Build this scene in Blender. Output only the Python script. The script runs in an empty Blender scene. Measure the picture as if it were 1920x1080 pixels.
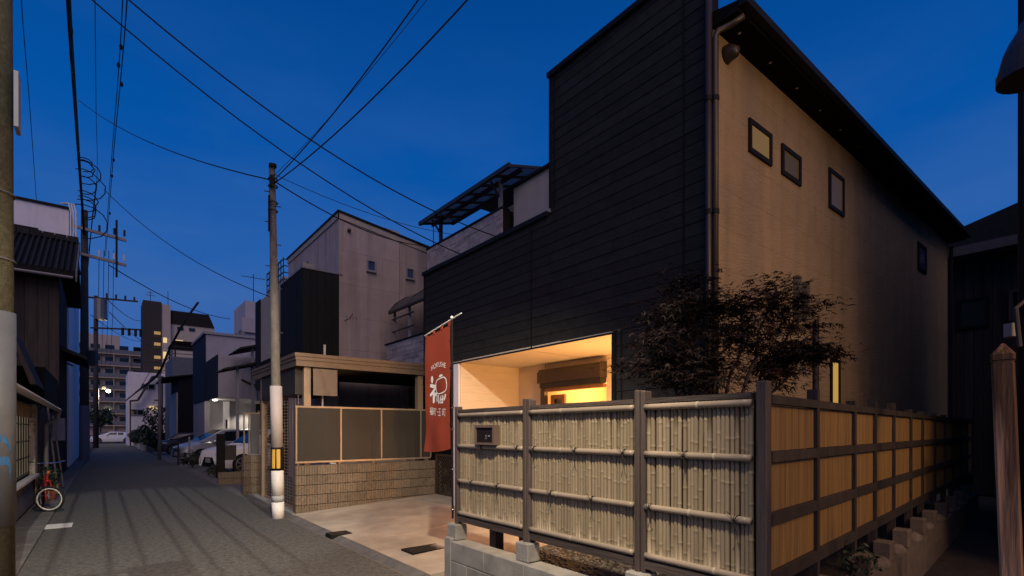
import bpy, bmesh, math, random
from mathutils import Vector, Matrix
random.seed(7)
R = math.radians
sc = bpy.context.scene
COL = sc.collection
# ---------------------------------------------------------------- camera
CAMZ, YAW = 1.6, R(38.55)
cam = bpy.data.cameras.new('camera'); cam.lens = 18; cam.sensor_width = 36
cam.shift_y = 0.1396; cam.clip_end = 2000; cam.clip_start = 0.05
co = bpy.data.objects.new('camera', cam); COL.objects.link(co)
co.location = (0, 0, CAMZ); co.rotation_euler = (R(90), 0, -YAW); sc.camera = co
# ---------------------------------------------------------------- world: dusk sky
wd = bpy.data.worlds.new('World'); sc.world = wd; wd.use_nodes = True
nt = wd.node_tree; nt.nodes.clear()
def WN(t): return nt.nodes.new(t)
wo = WN('ShaderNodeOutputWorld'); bg = WN('ShaderNodeBackground'); tc = WN('ShaderNodeTexCoord'); sx = WN('ShaderNodeSeparateXYZ')
mr = WN('ShaderNodeMapRange'); mr.inputs[1].default_value = -0.2; mr.inputs[2].default_value = 1.0
rp = WN('ShaderNodeValToRGB')
cols = [(0, (.02, .03, .06)), (.15, (.055, .10, .25)), (.20, (.060, .125, .335)), (.28, (.040, .118, .37)), (.40, (.012, .102, .385)), (.55, (.001, .079, .35)), (.70, (.001, .057, .265)), (1, (.001, .045, .22))]
rp.color_ramp.elements[0].position = cols[0][0]; rp.color_ramp.elements[0].color = cols[0][1] + (1,)
rp.color_ramp.elements[1].position = cols[-1][0]; rp.color_ramp.elements[1].color = cols[-1][1] + (1,)
for p, c in cols[1:-1]:
    e = rp.color_ramp.elements.new(p); e.color = c + (1,)
mp = WN('ShaderNodeMapping'); mp.inputs['Scale'].default_value = (1.6, 1.6, 5)
nz = WN('ShaderNodeTexNoise'); nz.inputs['Scale'].default_value = 1.5; nz.inputs['Detail'].default_value = 5
mr2 = WN('ShaderNodeMapRange'); mr2.inputs[1].default_value = .40; mr2.inputs[2].default_value = .72; mr2.inputs[4].default_value = .75
mx = WN('ShaderNodeMix'); mx.data_type = 'RGBA'
L = nt.links.new
L(tc.outputs['Generated'], sx.inputs[0]); L(sx.outputs['Z'], mr.inputs[0]); L(mr.outputs[0], rp.inputs[0])
L(tc.outputs['Generated'], mp.inputs[0]); L(mp.outputs[0], nz.inputs['Vector']); L(nz.outputs[0], mr2.inputs[0])
fz = WN('ShaderNodeMapRange'); fz.inputs[1].default_value = .05; fz.inputs[2].default_value = .62; fz.inputs[3].default_value = 1; fz.inputs[4].default_value = 0
fm_ = WN('ShaderNodeMath'); fm_.operation = 'MULTIPLY'; L(sx.outputs['Z'], fz.inputs[0]); L(fz.outputs[0], fm_.inputs[0]); L(mr2.outputs[0], fm_.inputs[1])
L(fm_.outputs[0], mx.inputs[0]); L(rp.outputs[0], mx.inputs[6]); mx.inputs[7].default_value = (.062, .150, .40, 1)
L(mx.outputs[2], bg.inputs[0]); bg.inputs[1].default_value = 1.03; L(bg.outputs[0], wo.inputs[0])
# ---------------------------------------------------------------- last glow of dusk and the city: one very soft sun
sl = bpy.data.lights.new('dusk_glow', 'SUN'); sl.energy = 0.95; sl.angle = R(58); sl.color = (1, .70, .50)
so = bpy.data.objects.new('dusk_glow', sl); COL.objects.link(so)
so.rotation_euler = Vector((-0.38, -0.70, 0.60)).to_track_quat('Z', 'Y').to_euler()
vs = sc.view_settings; vs.view_transform = 'Standard'; vs.look = 'None'; vs.exposure = 0; vs.gamma = 1; vs.use_curve_mapping = False
sc.cycles.use_denoising = True; sc.cycles.max_bounces = 8; sc.cycles.sample_clamp_indirect = 4
def lamp(name, kind, loc, watt, col, size=.1, aim=None, ang=None, blend=.3):
    l = bpy.data.lights.new(name, kind); l.energy = watt; l.color = col
    if kind == 'AREA': l.size = size
    else: l.shadow_soft_size = size
    if kind == 'SPOT': l.spot_size = R(ang); l.spot_blend = blend
    o = bpy.data.objects.new(name, l); COL.objects.link(o); o.location = loc
    if aim: o.rotation_euler = (Vector(loc) - Vector(aim)).to_track_quat('Z', 'Y').to_euler()
    return o
lamp('street_light', 'SPOT', (.5, 1.2, 6.0), 2300, (1, .83, .60), .10, (1.5, 6.0, 0), 84, .4)
lamp('flood_light', 'SPOT', (0.5, -13, 21), 14500, (1, .96, .86), .03, (.45, 11.0, 0), 14.5, .35)
lamp('alley_light', 'SPOT', (5.0, -3.4, 5.4), 720, (1, .57, .23), .5, (5.3, 2.6, 2.6), 104, 1.0)
lamp('lantern_light', 'POINT', (6.0, 4.95, 1.35), 160, (1, .52, .17), .12)
lamp('room_light', 'POINT', (8.0, 6.6, 2.35), 110, (1, .48, .12), .12)
# ---------------------------------------------------------------- helpers: pixel of the photo -> point on a real plane
SA, CA = math.sin(YAW), math.cos(YAW); FP = 960.0; VH = 808.0
def dr(u):
    r = (u - 960) / FP; return (SA + CA * r, CA - SA * r)
def onx(u, x):
    a, b = dr(u); d = x / a; return d * b, d
def ony(u, y):
    a, b = dr(u); d = y / b; return d * a, d
def zv(v, d): return CAMZ + (VH - v) * d / FP
def pt(u, v, d):
    a, b = dr(u); return Vector((a * d, b * d, zv(v, d)))
# ---------------------------------------------------------------- materials
MATS = {}
def mat(name, col, rough=.7, var=.15, scale=4., stretch=(1, 1, 1), bump=.1, bscale=60., rnd=.08, metal=0., emit=None, es=0., alpha=None, trans=0., streak=0., spec=.4, col2=None, fac2=(.5, .75), bstretch=None):
    if name in MATS: return MATS[name]
    m = bpy.data.materials.new(name); m.use_nodes = True; t = m.node_tree; N = t.nodes; p = N['Principled BSDF']; K = t.links.new
    g = N.new('ShaderNodeNewGeometry'); mpn = N.new('ShaderNodeMapping'); mpn.inputs['Scale'].default_value = stretch
    K(g.outputs['Position'], mpn.inputs[0])
    n1 = N.new('ShaderNodeTexNoise'); n1.inputs['Scale'].default_value = scale; n1.inputs['Detail'].default_value = 6; n1.inputs['Roughness'].default_value = .62
    K(mpn.outputs[0], n1.inputs['Vector'])
    r1 = N.new('ShaderNodeMapRange'); r1.inputs[1].default_value = .25; r1.inputs[2].default_value = .75; r1.inputs[3].default_value = 1 - var; r1.inputs[4].default_value = 1 + var
    K(n1.outputs[0], r1.inputs[0])
    oi = N.new('ShaderNodeObjectInfo'); r2 = N.new('ShaderNodeMapRange'); r2.inputs[3].default_value = 1 - rnd; r2.inputs[4].default_value = 1 + rnd
    K(oi.outputs['Random'], r2.inputs[0])
    mu = N.new('ShaderNodeMath'); mu.operation = 'MULTIPLY'; K(r1.outputs[0], mu.inputs[0]); K(r2.outputs[0], mu.inputs[1]); val = mu.outputs[0]
    if streak:
        m3 = N.new('ShaderNodeMapping'); m3.inputs['Scale'].default_value = (1, 1, .06); K(g.outputs['Position'], m3.inputs[0])
        n3 = N.new('ShaderNodeTexNoise'); n3.inputs['Scale'].default_value = 5; n3.inputs['Detail'].default_value = 5; K(m3.outputs[0], n3.inputs['Vector'])
        r3 = N.new('ShaderNodeMapRange'); r3.inputs[1].default_value = .45; r3.inputs[2].default_value = .8; r3.inputs[3].default_value = 1; r3.inputs[4].default_value = 1 - streak
        K(n3.outputs[0], r3.inputs[0]); m4 = N.new('ShaderNodeMath'); m4.operation = 'MULTIPLY'; K(val, m4.inputs[0]); K(r3.outputs[0], m4.inputs[1]); val = m4.outputs[0]
    base = None
    if col2:
        m5 = N.new('ShaderNodeMix'); m5.data_type = 'RGBA'; m5.inputs[6].default_value = col + (1,); m5.inputs[7].default_value = col2 + (1,)
        n5 = N.new('ShaderNodeTexNoise'); n5.inputs['Scale'].default_value = scale * .45; n5.inputs['Detail'].default_value = 7; K(mpn.outputs[0], n5.inputs['Vector'])
        r5 = N.new('ShaderNodeMapRange'); r5.inputs[1].default_value = fac2[0]; r5.inputs[2].default_value = fac2[1]; K(n5.outputs[0], r5.inputs[0]); K(r5.outputs[0], m5.inputs[0]); base = m5.outputs[2]
    vm = N.new('ShaderNodeVectorMath'); vm.operation = 'SCALE'
    if base: K(base, vm.inputs[0])
    else: vm.inputs[0].default_value = col
    K(val, vm.inputs['Scale']); K(vm.outputs[0], p.inputs['Base Color'])
    p.inputs['Roughness'].default_value = rough; p.inputs['Metallic'].default_value = metal; p.inputs['Specular IOR Level'].default_value = spec
    if trans: p.inputs['Transmission Weight'].default_value = trans
    if alpha is not None: p.inputs['Alpha'].default_value = alpha
    if emit: p.inputs['Emission Color'].default_value = emit + (1,); p.inputs['Emission Strength'].default_value = es
    if bump:
        nb = N.new('ShaderNodeTexNoise'); nb.inputs['Scale'].default_value = bscale; nb.inputs['Detail'].default_value = 4
        if bstretch:
            mb = N.new('ShaderNodeMapping'); mb.inputs['Scale'].default_value = bstretch; K(g.outputs['Position'], mb.inputs[0]); K(mb.outputs[0], nb.inputs['Vector'])
        else: K(mpn.outputs[0], nb.inputs['Vector'])
        bm = N.new('ShaderNodeBump'); bm.inputs['Strength'].default_value = bump; bm.inputs['Distance'].default_value = .02; K(nb.outputs[0], bm.inputs['Height']); K(bm.outputs[0], p.inputs['Normal'])
    MATS[name] = m; return m
M = mat
asphalt = M('asphalt', (.128, .128, .118), .85, .42, 34, bump=.7, bscale=95, rnd=0, col2=(.085, .079, .070), fac2=(.40, .66), spec=.15)
soil = M('dark_soil', (.030, .022, .016), .95, .5, 3, bump=.8, bscale=25, rnd=0)
conc_apron = M('apron_concrete', (.41, .35, .275), .8, .22, 2.6, bump=.15, bscale=90, rnd=.04, col2=(.27, .215, .16), fac2=(.42, .72))
conc = M('grey_concrete', (.26, .25, .225), .85, .28, 5, bump=.35, bscale=70, rnd=.06, col2=(.16, .155, .14), fac2=(.5, .8))
conc_dark = M('dark_concrete', (.13, .122, .112), .85, .3, 5, bump=.3, bscale=70, rnd=.1)
board_black = M('black_siding', (.030, .028, .026), .8, .25, 9, (1, 1, 1), .6, 70, .14, bstretch=(1, .25, 1), spec=.12)
black_metal = M('black_metal', (.012, .011, .011), .6, .15, 5, bump=.02, spec=.15)
brown_metal = M('brown_metal', (.045, .032, .025), .4, .15, 5, bump=.02)
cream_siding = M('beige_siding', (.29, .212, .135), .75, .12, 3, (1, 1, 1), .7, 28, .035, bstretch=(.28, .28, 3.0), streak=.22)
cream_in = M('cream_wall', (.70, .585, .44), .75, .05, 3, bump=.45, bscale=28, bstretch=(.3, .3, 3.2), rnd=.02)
cream_soffit = M('cream_soffit', (.62, .52, .41), .7, .04, 3, bump=.05)
cream_wall = M('weathered_cream_wall', (.43, .345, .315), .85, .10, 2.5, bump=.15, bscale=50, rnd=.03, streak=.35)
cream_front = M('cream_render', (.42, .36, .30), .85, .08, 2.5, bump=.15, bscale=50, rnd=.03, streak=.15)
dark_ribbed = M('dark_ribbed_cladding', (.014, .014, .014), .7, .2, 6, bump=.1, rnd=.1, spec=.15)
stone_clad = M('stone_cladding', (.42, .35, .325), .85, .30, 7, bump=.7, bscale=40, rnd=.22)
bamboo = M('bamboo', (.25, .20, .13), .40, .05, 3, (1, 1, .3), .03, 50, .17, spec=.45)
bamboo_rail_m = M('bamboo_rail', (.28, .225, .165), .38, .14, 6, bump=.05, rnd=.06)
node_m = M('bamboo_node', (.40, .34, .25), .45, .15, 9, bump=.05)
wood_dark = M('dark_wood', (.080, .060, .052), .72, .45, 10, (1, 1, .12), .5, 60, .15, bstretch=(1, 1, .08))
wood_rail = M('dark_wood_rail', (.060, .045, .038), .72, .4, 10, (1, .12, 1), .5, 60, .12, bstretch=(1, .08, 1))
reed = M('reed_blind', (.195, .108, .029), .65, .55, 42, (1, 1, .02), .3, 60, .07)
rope = M('black_rope', (.012, .011, .010), .8, .1, bump=0)
weath = M('weathered_log', (.62, .35, .18), .9, .5, 16, (1, 1, .07), .9, 45, .1, spec=.1, col2=(.14, .072, .036), fac2=(.44, .56), bstretch=(1, 1, .08))
old_board = M('old_board', (.040, .030, .025), .85, .45, 7, (1, 1, .1), .4, 40, .3, bstretch=(1, 1, .1))
tile_m = M('roof_tile', (.030, .028, .030), .85, .3, 6, bump=.2, rnd=.25, spec=.1)
white_wall = M('white_wall', (.80, .75, .78), .8, .06, 2, bump=.05, streak=.12)
lav_wall = M('pale_wall', (.40, .37, .40), .8, .08, 2, bump=.08, streak=.18)
pink_wall = M('pinkish_apartment_wall', (.42, .35, .33), .85, .1, 1, bump=0)
navy = M('navy_cladding', (.016, .018, .028), .7, .2, 4, bump=.1, spec=.15)
dark_wall = M('dark_wall', (.016, .014, .014), .8, .3, 4, bump=.1, spec=.12)
brown_tower = M('dark_brown_wall', (.032, .026, .026), .7, .2, 2, bump=0)
metal_grey = M('grey_metal', (.20, .19, .19), .45, .1, 5, metal=.5, bump=.02)
alu = M('champagne_aluminium', (.36, .27, .19), .38, .08, 5, metal=.35, bump=.01, rnd=.04)
alu_brown = M('brown_aluminium', (.17, .12, .085), .45, .1, 4, (.3, .3, 3), .06, 40, .05, metal=.2)
alu_dark = M('dark_aluminium', (.028, .024, .022), .45, .15, 5, bump=.02)
steel = M('steel', (.45, .45, .45), .25, .1, 5, metal=1, bump=0)
frosted = M('frosted_panel', (.056, .050, .042), .45, .05, 3, bump=.02, alpha=.70, spec=.2, rnd=.02)
poly_sheet = M('polycarbonate_sheet', (.34, .33, .35), .4, .08, 2, bump=0, alpha=.72, spec=.2)
poly_dark = M('smoked_roof_sheet', (.05, .048, .055), .3, .08, 2, bump=0, alpha=.85)
glass_dark = M('dark_glass', (.010, .013, .018), .08, .05, 2, bump=0, spec=.6)
glass_blue = M('blue_glass', (.04, .06, .15), .1, .2, 3, bump=0, spec=.6)
glass_green = M('green_glass', (.02, .035, .035), .15, .1, 2, bump=0)
lit_yellow = M('lit_window', (.03, .025, .015), .3, .25, 3, bump=0, emit=(1, .72, .28), es=.30, spec=.15)
lit_dim = M('dim_lit_window', (.03, .025, .015), .3, .3, 2, bump=0, emit=(1, .58, .19), es=.15, spec=.1)
lit_low = M('faint_lit_window', (.03, .025, .015), .3, .3, 2, bump=0, emit=(1, .55, .20), es=.04, spec=.1)
lit_slot = M('bright_slot_window', (.03, .025, .015), .3, .1, 2, bump=0, emit=(1, .58, .13), es=.48)
lit_far = M('far_lit_window', (.3, .25, .1), .4, .3, 1, bump=0, emit=(1, .70, .32), es=.8)
lit_stair = M('lit_stair_landing', (.3, .2, .1), .5, .4, .8, bump=0, emit=(1, .55, .15), es=.30)
lit_white = M('lit_lamp', (.8, .8, .8), .4, 0, bump=0, emit=(1, .93, .75), es=9)
lit_porch = M('porch_lamp', (.8, .8, .8), .4, 0, bump=0, emit=(1, .95, .8), es=6)
lit_red = M('red_lamp', (.5, .05, .03), .4, 0, bump=0, emit=(1, .12, .05), es=1.5)
banner_m = M('red_cloth', (.235, .034, .013), .85, .06, 5, bump=.1, bscale=300)
white_print = M('white_print', (.72, .69, .66), .85, .05, 5, bump=0)
pole_conc = M('pole_concrete', (.145, .132, .115), .9, .35, 12, (1, 1, .5), .3, 90, .1)
pole_far = M('far_pole', (.045, .04, .038), .85, .25, 6, bump=.1)
pole_moss = M('mossy_concrete', (.075, .066, .040), .95, .5, 22, bump=.6, bscale=120)
sheet_grey = M('pale_grey_sheet', (.27, .265, .27), .55, .08, 4, bump=.1)
white_paint = M('white_paint', (.72, .70, .66), .5, .12, 7, bump=.03)
worn_white = M('worn_white_paint', (.5, .47, .42), .7, .35, 14, bump=.2, col2=(.14, .12, .10), fac2=(.55, .66))
sill_white = M('white_sill', (.78, .77, .74), .5, .08, 7, bump=.02)
yellow = M('yellow_band', (.65, .40, .06), .5, .1, 6, bump=0)
black_band = M('black_band', (.012, .008, .008), .5, .1, 6, bump=0)
blue_paint = M('blue_spray_paint', (.015, .085, .20), .6, .2, 12, bump=0)
cable_m = M('black_cable', (.006, .006, .008), .7, .1, bump=0)
split_block = M('split_face_block', (.20, .152, .106), .9, .25, 40, bump=.9, bscale=60, rnd=.12, col2=(.145, .115, .083), fac2=(.5, .7))
lattice_m = M('brown_lattice', (.045, .028, .022), .7, .2, 8, bump=.1)
car_silver = M('silver_paint', (.52, .52, .56), .28, .03, 2, bump=0, metal=.5, spec=.5)
car_white = M('white_car_paint', (.82, .82, .84), .28, .03, 2, bump=0, spec=.5)
car_dark = M('dark_car_paint', (.05, .05, .065), .28, .03, 2, bump=0, spec=.5)
rubber = M('rubber', (.010, .010, .010), .8, .1, 8, bump=.1)
chrome = M('chrome', (.6, .6, .62), .15, 0, bump=0, metal=1)
lens_m = M('lamp_lens', (.55, .56, .6), .1, .2, 20, bump=0, spec=.7)
red_lens = M('red_lens', (.3, .01, .01), .2, 0, bump=0, emit=(1, .10, .06), es=.8)
red_paint = M('red_paint', (.30, .018, .022), .3, .1, 8, bump=0)
maple_leaf = M('maple_leaf', (.017, .010, .009), .6, .5, 9, bump=0, rnd=0, col2=(.05, .013, .010), fac2=(.58, .75), spec=.2)
bark = M('bark', (.06, .042, .034), .85, .35, 15, (1, 1, .3), .4, 60)
leaf_green = M('green_leaf', (.035, .055, .025), .6, .5, 5, bump=0, rnd=.2)
leaf_dark = M('dark_leaf', (.018, .026, .014), .6, .5, 5, bump=0, rnd=.2)
pebble_m = M('pebble', (.15, .12, .095), .85, .5, 30, bump=.2)
boulder_m = M('boulder', (.13, .102, .076), .9, .35, 12, bump=.5, bscale=50, rnd=.15)
room_wall = M('room_wall', (.70, .60, .45), .7, .05, 2, bump=0)
door_wood = M('door_wood', (.30, .12, .04), .5, .2, 8, (1, 1, .1), .1)
terracotta = M('terracotta', (.22, .09, .05), .8, .2, 8, bump=.1)
lime_strip = M('pale_green_pipe', (.20, .27, .20), .6, .2, 5, bump=0)
# ---------------------------------------------------------------- mesh builder
W = {}
class MB:
    def __init__(s): s.v = []; s.f = []
    def poly(s, pts):
        b = len(s.v); s.v += [tuple(p) for p in pts]; s.f.append(tuple(range(b, b + len(pts)))); return s
    def hexa(s, p):
        b = len(s.v); s.v += [tuple(q) for q in p]
        for q in ((0, 3, 2, 1), (4, 5, 6, 7), (0, 1, 5, 4), (1, 2, 6, 5), (2, 3, 7, 6), (3, 0, 4, 7)): s.f.append(tuple(b + i for i in q))
        return s
    def box(s, x0, y0, z0, x1, y1, z1):
        if x0 > x1: x0, x1 = x1, x0
        if y0 > y1: y0, y1 = y1, y0
        if z0 > z1: z0, z1 = z1, z0
        return s.hexa([(x0, y0, z0), (x1, y0, z0), (x1, y1, z0), (x0, y1, z0), (x0, y0, z1), (x1, y0, z1), (x1, y1, z1), (x0, y1, z1)])
    def bar(s, a, b, w, h, up=(0, 0, 1)):
        a = Vector(a); b = Vector(b); d = (b - a).normalized(); u = Vector(up)
        if abs(d.dot(u)) > .98: u = Vector((0, 1, 0))
        r = d.cross(u).normalized() * (w / 2); t = r.cross(d).normalized() * (h / 2)
        return s.hexa([a - r - t, b - r - t, b + r - t, a + r - t, a - r + t, b - r + t, b + r + t, a + r + t])
    def tube(s, pts, r, n=6, cap=True):
        pts = [Vector(p) for p in pts]; m = len(pts); rr = r if isinstance(r, (list, tuple)) else [r] * m
        b = len(s.v); pu = None
        for i, p in enumerate(pts):
            d = (pts[min(i + 1, m - 1)] - pts[max(i - 1, 0)]).normalized()
            if pu is None: pu = Vector((0, 0, 1)) if abs(d.z) < .9 else Vector((1, 0, 0))
            x = d.cross(pu).normalized(); y = x.cross(d).normalized(); pu = y
            for k in range(n):
                a = 2 * math.pi * k / n; s.v.append(tuple(p + (x * math.cos(a) + y * math.sin(a)) * rr[i]))
        for i in range(m - 1):
            for k in range(n):
                k2 = (k + 1) % n; s.f.append((b + i * n + k, b + i * n + k2, b + i * n + n + k2, b + i * n + n + k))
        if cap:
            s.f.append(tuple(b + k for k in range(n))); s.f.append(tuple(b + (m - 1) * n + k for k in reversed(range(n))))
        return s
    def cyl(s, a, b, r0, r1=None, n=10): return s.tube([a, b], [r0, r0 if r1 is None else r1], n)
    def lathe(s, c, prof, n=16):
        c = Vector(c); return s.tube([c + Vector((0, 0, z)) for r, z in prof], [r for r, z in prof], n)
    def ball(s, c, rx, ry, rz, nu=10, nv=6, jit=0.):
        c = Vector(c); b = len(s.v)
        for j in range(nv + 1):
            th = math.pi * j / nv
            for i in range(nu):
                ph = 2 * math.pi * i / nu; q = 1 + random.uniform(-jit, jit)
                s.v.append((c.x + rx * q * math.sin(th) * math.cos(ph), c.y + ry * q * math.sin(th) * math.sin(ph), c.z + rz * q * math.cos(th)))
        for j in range(nv):
            for i in range(nu):
                i2 = (i + 1) % nu; s.f.append((b + j * nu + i, b + (j + 1) * nu + i, b + (j + 1) * nu + i2, b + j * nu + i2))
        return s
    def prism(s, pts, ax, c0, c1):
        def P(a, b, c): return {'x': (c, a, b), 'y': (a, c, b), 'z': (a, b, c)}[ax]
        n = len(pts); b = len(s.v); s.v += [P(a, q, c0) for a, q in pts] + [P(a, q, c1) for a, q in pts]
        s.f.append(tuple(b + i for i in range(n))); s.f.append(tuple(b + n + i for i in reversed(range(n))))
        for i in range(n):
            j = (i + 1) % n; s.f.append((b + i, b + n + i, b + n + j, b + j))
        return s
    def ring(s, c, R0, r, axis, n=20, m=6):
        c = Vector(c); ax = Vector(axis).normalized(); u = ax.orthogonal().normalized(); w = ax.cross(u); b = len(s.v)
        for i in range(n):
            a = 2 * math.pi * i / n; d = u * math.cos(a) + w * math.sin(a)
            for k in range(m):
                t = 2 * math.pi * k / m; s.v.append(tuple(c + d * (R0 + r * math.cos(t)) + ax * (r * math.sin(t))))
        for i in range(n):
            for k in range(m):
                i2 = (i + 1) % n; k2 = (k + 1) % m; s.f.append((b + i * m + k, b + i2 * m + k, b + i2 * m + k2, b + i * m + k2))
        return s
    def build(s, name, m, parent=None, label=None, cat=None, group=None, kind=None, smooth=False, bev=0., fix=True):
        xs = [p[0] for p in s.v]; ys = [p[1] for p in s.v]; zs = [p[2] for p in s.v]
        o0 = Vector(((min(xs) + max(xs)) / 2, (min(ys) + max(ys)) / 2, min(zs)))
        me = bpy.data.meshes.new(name); me.from_pydata([tuple(Vector(p) - o0) for p in s.v], [], s.f)
        bm = bmesh.new(); bm.from_mesh(me)
        if fix: bmesh.ops.recalc_face_normals(bm, faces=bm.faces)
        if bev: bmesh.ops.bevel(bm, geom=bm.edges[:], offset=bev, segments=1, affect='EDGES')
        bm.to_mesh(me); bm.free(); me.materials.append(m)
        if smooth:
            for p in me.polygons: p.use_smooth = True
        return place(me, name, o0, parent, label, cat, group, kind)
def place(me, name, loc, parent=None, label=None, cat=None, group=None, kind=None, rot=None):
    o = bpy.data.objects.new(name, me); COL.objects.link(o); loc = Vector(loc); W[o.name] = loc
    if parent: o.parent = parent; o.location = loc - W[parent.name]
    else: o.location = loc
    if rot: o.rotation_euler = rot
    if label: o['label'] = label
    if cat: o['category'] = cat
    if group: o['group'] = group
    if kind: o['kind'] = kind
    return o
def thing(name, label, cat, loc, group=None): return place(None, name, loc, None, label, cat, group)
def struct(mb, name, m): return mb.build(name, m, kind='structure')
def box(*a): return MB().box(*a)
def window_y(par, x0, x1, z0, z1, y, fm, pm, fw=.05, dep=.05, mull=0):
    f = MB()
    f.box(x0, y - dep, z0, x0 + fw, y, z1).box(x1 - fw, y - dep, z0, x1, y, z1).box(x0 + fw, y - dep, z0, x1 - fw, y, z0 + fw).box(x0 + fw, y - dep, z1 - fw, x1 - fw, y, z1)
    for k in range(mull):
        xm = x0 + (x1 - x0) * (k + 1) / (mull + 1); f.box(xm - fw * .4, y - dep, z0 + fw, xm + fw * .4, y, z1 - fw)
    fo = f.build('window', fm, par)
    box(x0 + fw * .9, y - dep * .35, z0 + fw * .9, x1 - fw * .9, y - .002, z1 - fw * .9).build('pane', pm, fo); return fo
def window_x(par, y0, y1, z0, z1, x, fm, pm, fw=.05, dep=.05, mull=0):
    f = MB()
    f.box(x - dep, y0, z0, x, y0 + fw, z1).box(x - dep, y1 - fw, z0, x, y1, z1).box(x - dep, y0 + fw, z0, x, y1 - fw, z0 + fw).box(x - dep, y0 + fw, z1 - fw, x, y1 - fw, z1)
    for k in range(mull):
        ym = y0 + (y1 - y0) * (k + 1) / (mull + 1); f.box(x - dep, ym - fw * .4, z0 + fw, x, ym + fw * .4, z1 - fw)
    fo = f.build('window', fm, par)
    box(x - dep * .35, y0 + fw * .9, z0 + fw * .9, x - .002, y1 - fw * .9, z1 - fw * .9).build('pane', pm, fo); return fo
def sag(a, b, s, n=14):
    a = Vector(a); b = Vector(b); return [a.lerp(b, t / n) - Vector((0, 0, 4 * s * (t / n) * (1 - t / n))) for t in range(n + 1)]
# ================================================================ ground and street
struct(box(-160, -60, -.4, 160, 260, -.03), 'ground', soil)
rm = MB(); 
rm.box(-.75, -25, -.25, 2.60, 82, 0)
struct(rm, 'road', asphalt)
struct(box(-70, 82, -.25, 70, 93, 0), 'cross_street', asphalt)
struct(box(-.95, 11.25, 0, -.42, 11.75, .004), 'road_marking', white_paint)
gl = place(None, 'left_gutter', (-.97, 20, 0), kind='structure')
yy = 2.0
gme = None
while yy < 40:
    MB().box(-1.19, yy, -.2, -.76, yy + .59, .012 + random.uniform(0, .006)).build('gutter_block', conc_dark, gl, bev=.008 if yy < 16 else 0); yy += .6
gr = place(None, 'right_gutter', (2.70, 15, 0), kind='structure')
yy = 2.0
while yy < 40:
    MB().prism([(2.602, -.2), (2.602, -.004), (2.66, -.016), (2.70, .004), (2.775, .03), (2.775, -.2)], 'y', yy, yy + .59).build('gutter_block', conc_dark if yy > 4 else conc, gr); yy += .6
# parking apron: slabs that rise towards the house
def zap(x): return .028 + .05 * (x - 2.78)
ap = place(None, 'parking_apron', (4, 7.5, 0), kind='structure')
def slab(y0, y1, x0, x1, g=.012):
    MB().hexa([(x0 + g, y0 + g, -.2), (x1 - g, y0 + g, -.2), (x1 - g, y1 - g, -.2), (x0 + g, y1 - g, -.2), (x0 + g, y0 + g, zap(x0)), (x1 - g, y0 + g, zap(x1)), (x1 - g, y1 - g, zap(x1)), (x0 + g, y1 - g, zap(x0))]).build('concrete_slab', conc_apron, ap)
for y0, y1 in ((4.92, 7.0), (7.0, 10.14)):
    slab(y0, y1, 2.78, 5.26); slab(y0, y1, 5.26, 6.78)
struct(box(2.78, 10.2, -.2, 3.0, 14.0, .035), 'carport_threshold', conc)
struct(box(3.0, 10.36, -.2, 7.5, 13.9, .03), 'carport_floor', conc_dark)
struct(box(2.785, 14.4, -.2, 9, 46, .02), 'parking_lot', conc_dark)
struct(box(3.16, 1.75, -.2, 5.28, 4.90, .10), 'garden_bed', soil)
def grate(x, y, wx, wy, z, lab):
    t = thing('drain_grate', lab, 'drain grate', (x, y, z), 'drain grates in the apron')
    f = MB(); f.box(x - wx, y - wy, z - .05, x + wx, y - wy + .02, z + .012).box(x - wx, y + wy - .02, z - .05, x + wx, y + wy, z + .012).box(x - wx, y - wy + .02, z - .05, x - wx + .02, y + wy - .02, z + .012).box(x + wx - .02, y - wy + .02, z - .05, x + wx, y + wy - .02, z + .012)
    f.build('frame', black_metal, t); box(x - wx + .02, y - wy + .02, z - .05, x + wx - .02, y + wy - .02, z + .003).build('tray', dark_wall, t)
    b = MB(); n = int(2 * wy / .035)
    for i in range(1, n): b.box(x - wx + .02, y - wy + i * .035 - .006, z + .003, x + wx - .02, y - wy + i * .035 + .006, z + .011)
    b.build('bars', alu_dark, t)
grate(3.30, 5.96, .27, .16, zap(3.3), 'rectangular drain grate set in the parking slab near the bamboo fence')
grate(2.80, 7.75, .16, .13, .035, 'small drain grate over the street gutter before the parking apron')
# pebbles of the planted bed
pb = MB()
for i in range(2300):
    x = random.uniform(3.2, 5.2); y = random.uniform(1.8, 4.85); r = random.uniform(.012, .03)
    pb.ball((x, y, .10 + r * .3), r, r * random.uniform(.7, 1.1), r * .6, 5, 3)
pb.build('gravel', pebble_m, kind='stuff')
# ================================================================ the dark house
hs = thing('house', 'large two-storey house with black board front, beige side wall and lit entrance recess', 'house', (10.5, 6.4, 0))
FX, YS, YN, XE = 5.30, 3.09, 9.64, 15.85
ST = 5.73; Z1, Z2 = 4.93, 7.02; RY0, RY1, RZ = 4.51, 8.30, 2.91
c = 'cream'
box(FX + .02, YS + .02, 0, FX + .2, RY0 - .02, Z2 - .03).build('wall', black_metal, hs)            # front right pier up to parapet
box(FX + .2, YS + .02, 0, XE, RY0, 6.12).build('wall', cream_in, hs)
box(FX + .02, RY0 - .02, RZ + .03, FX + .2, ST, Z2 - .03).build('wall', black_metal, hs)
box(FX + .02, ST, RZ + .03, FX + .2, YN - .01, Z1 - .03).build('wall', black_metal, hs)
box(FX + .2, RY0, RZ + .03, 7.85, YN - .01, 3.6).build('terrace_slab', cream_soffit, hs)
box(FX + .004, RY0 + .004, RZ, 6.79, YN - .03, RZ + .03).build('soffit', cream_soffit, hs)
box(FX + .3, 6.35, RZ - .003, 6.79, 6.356, RZ).build('soffit_joint', brown_metal, hs)
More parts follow.
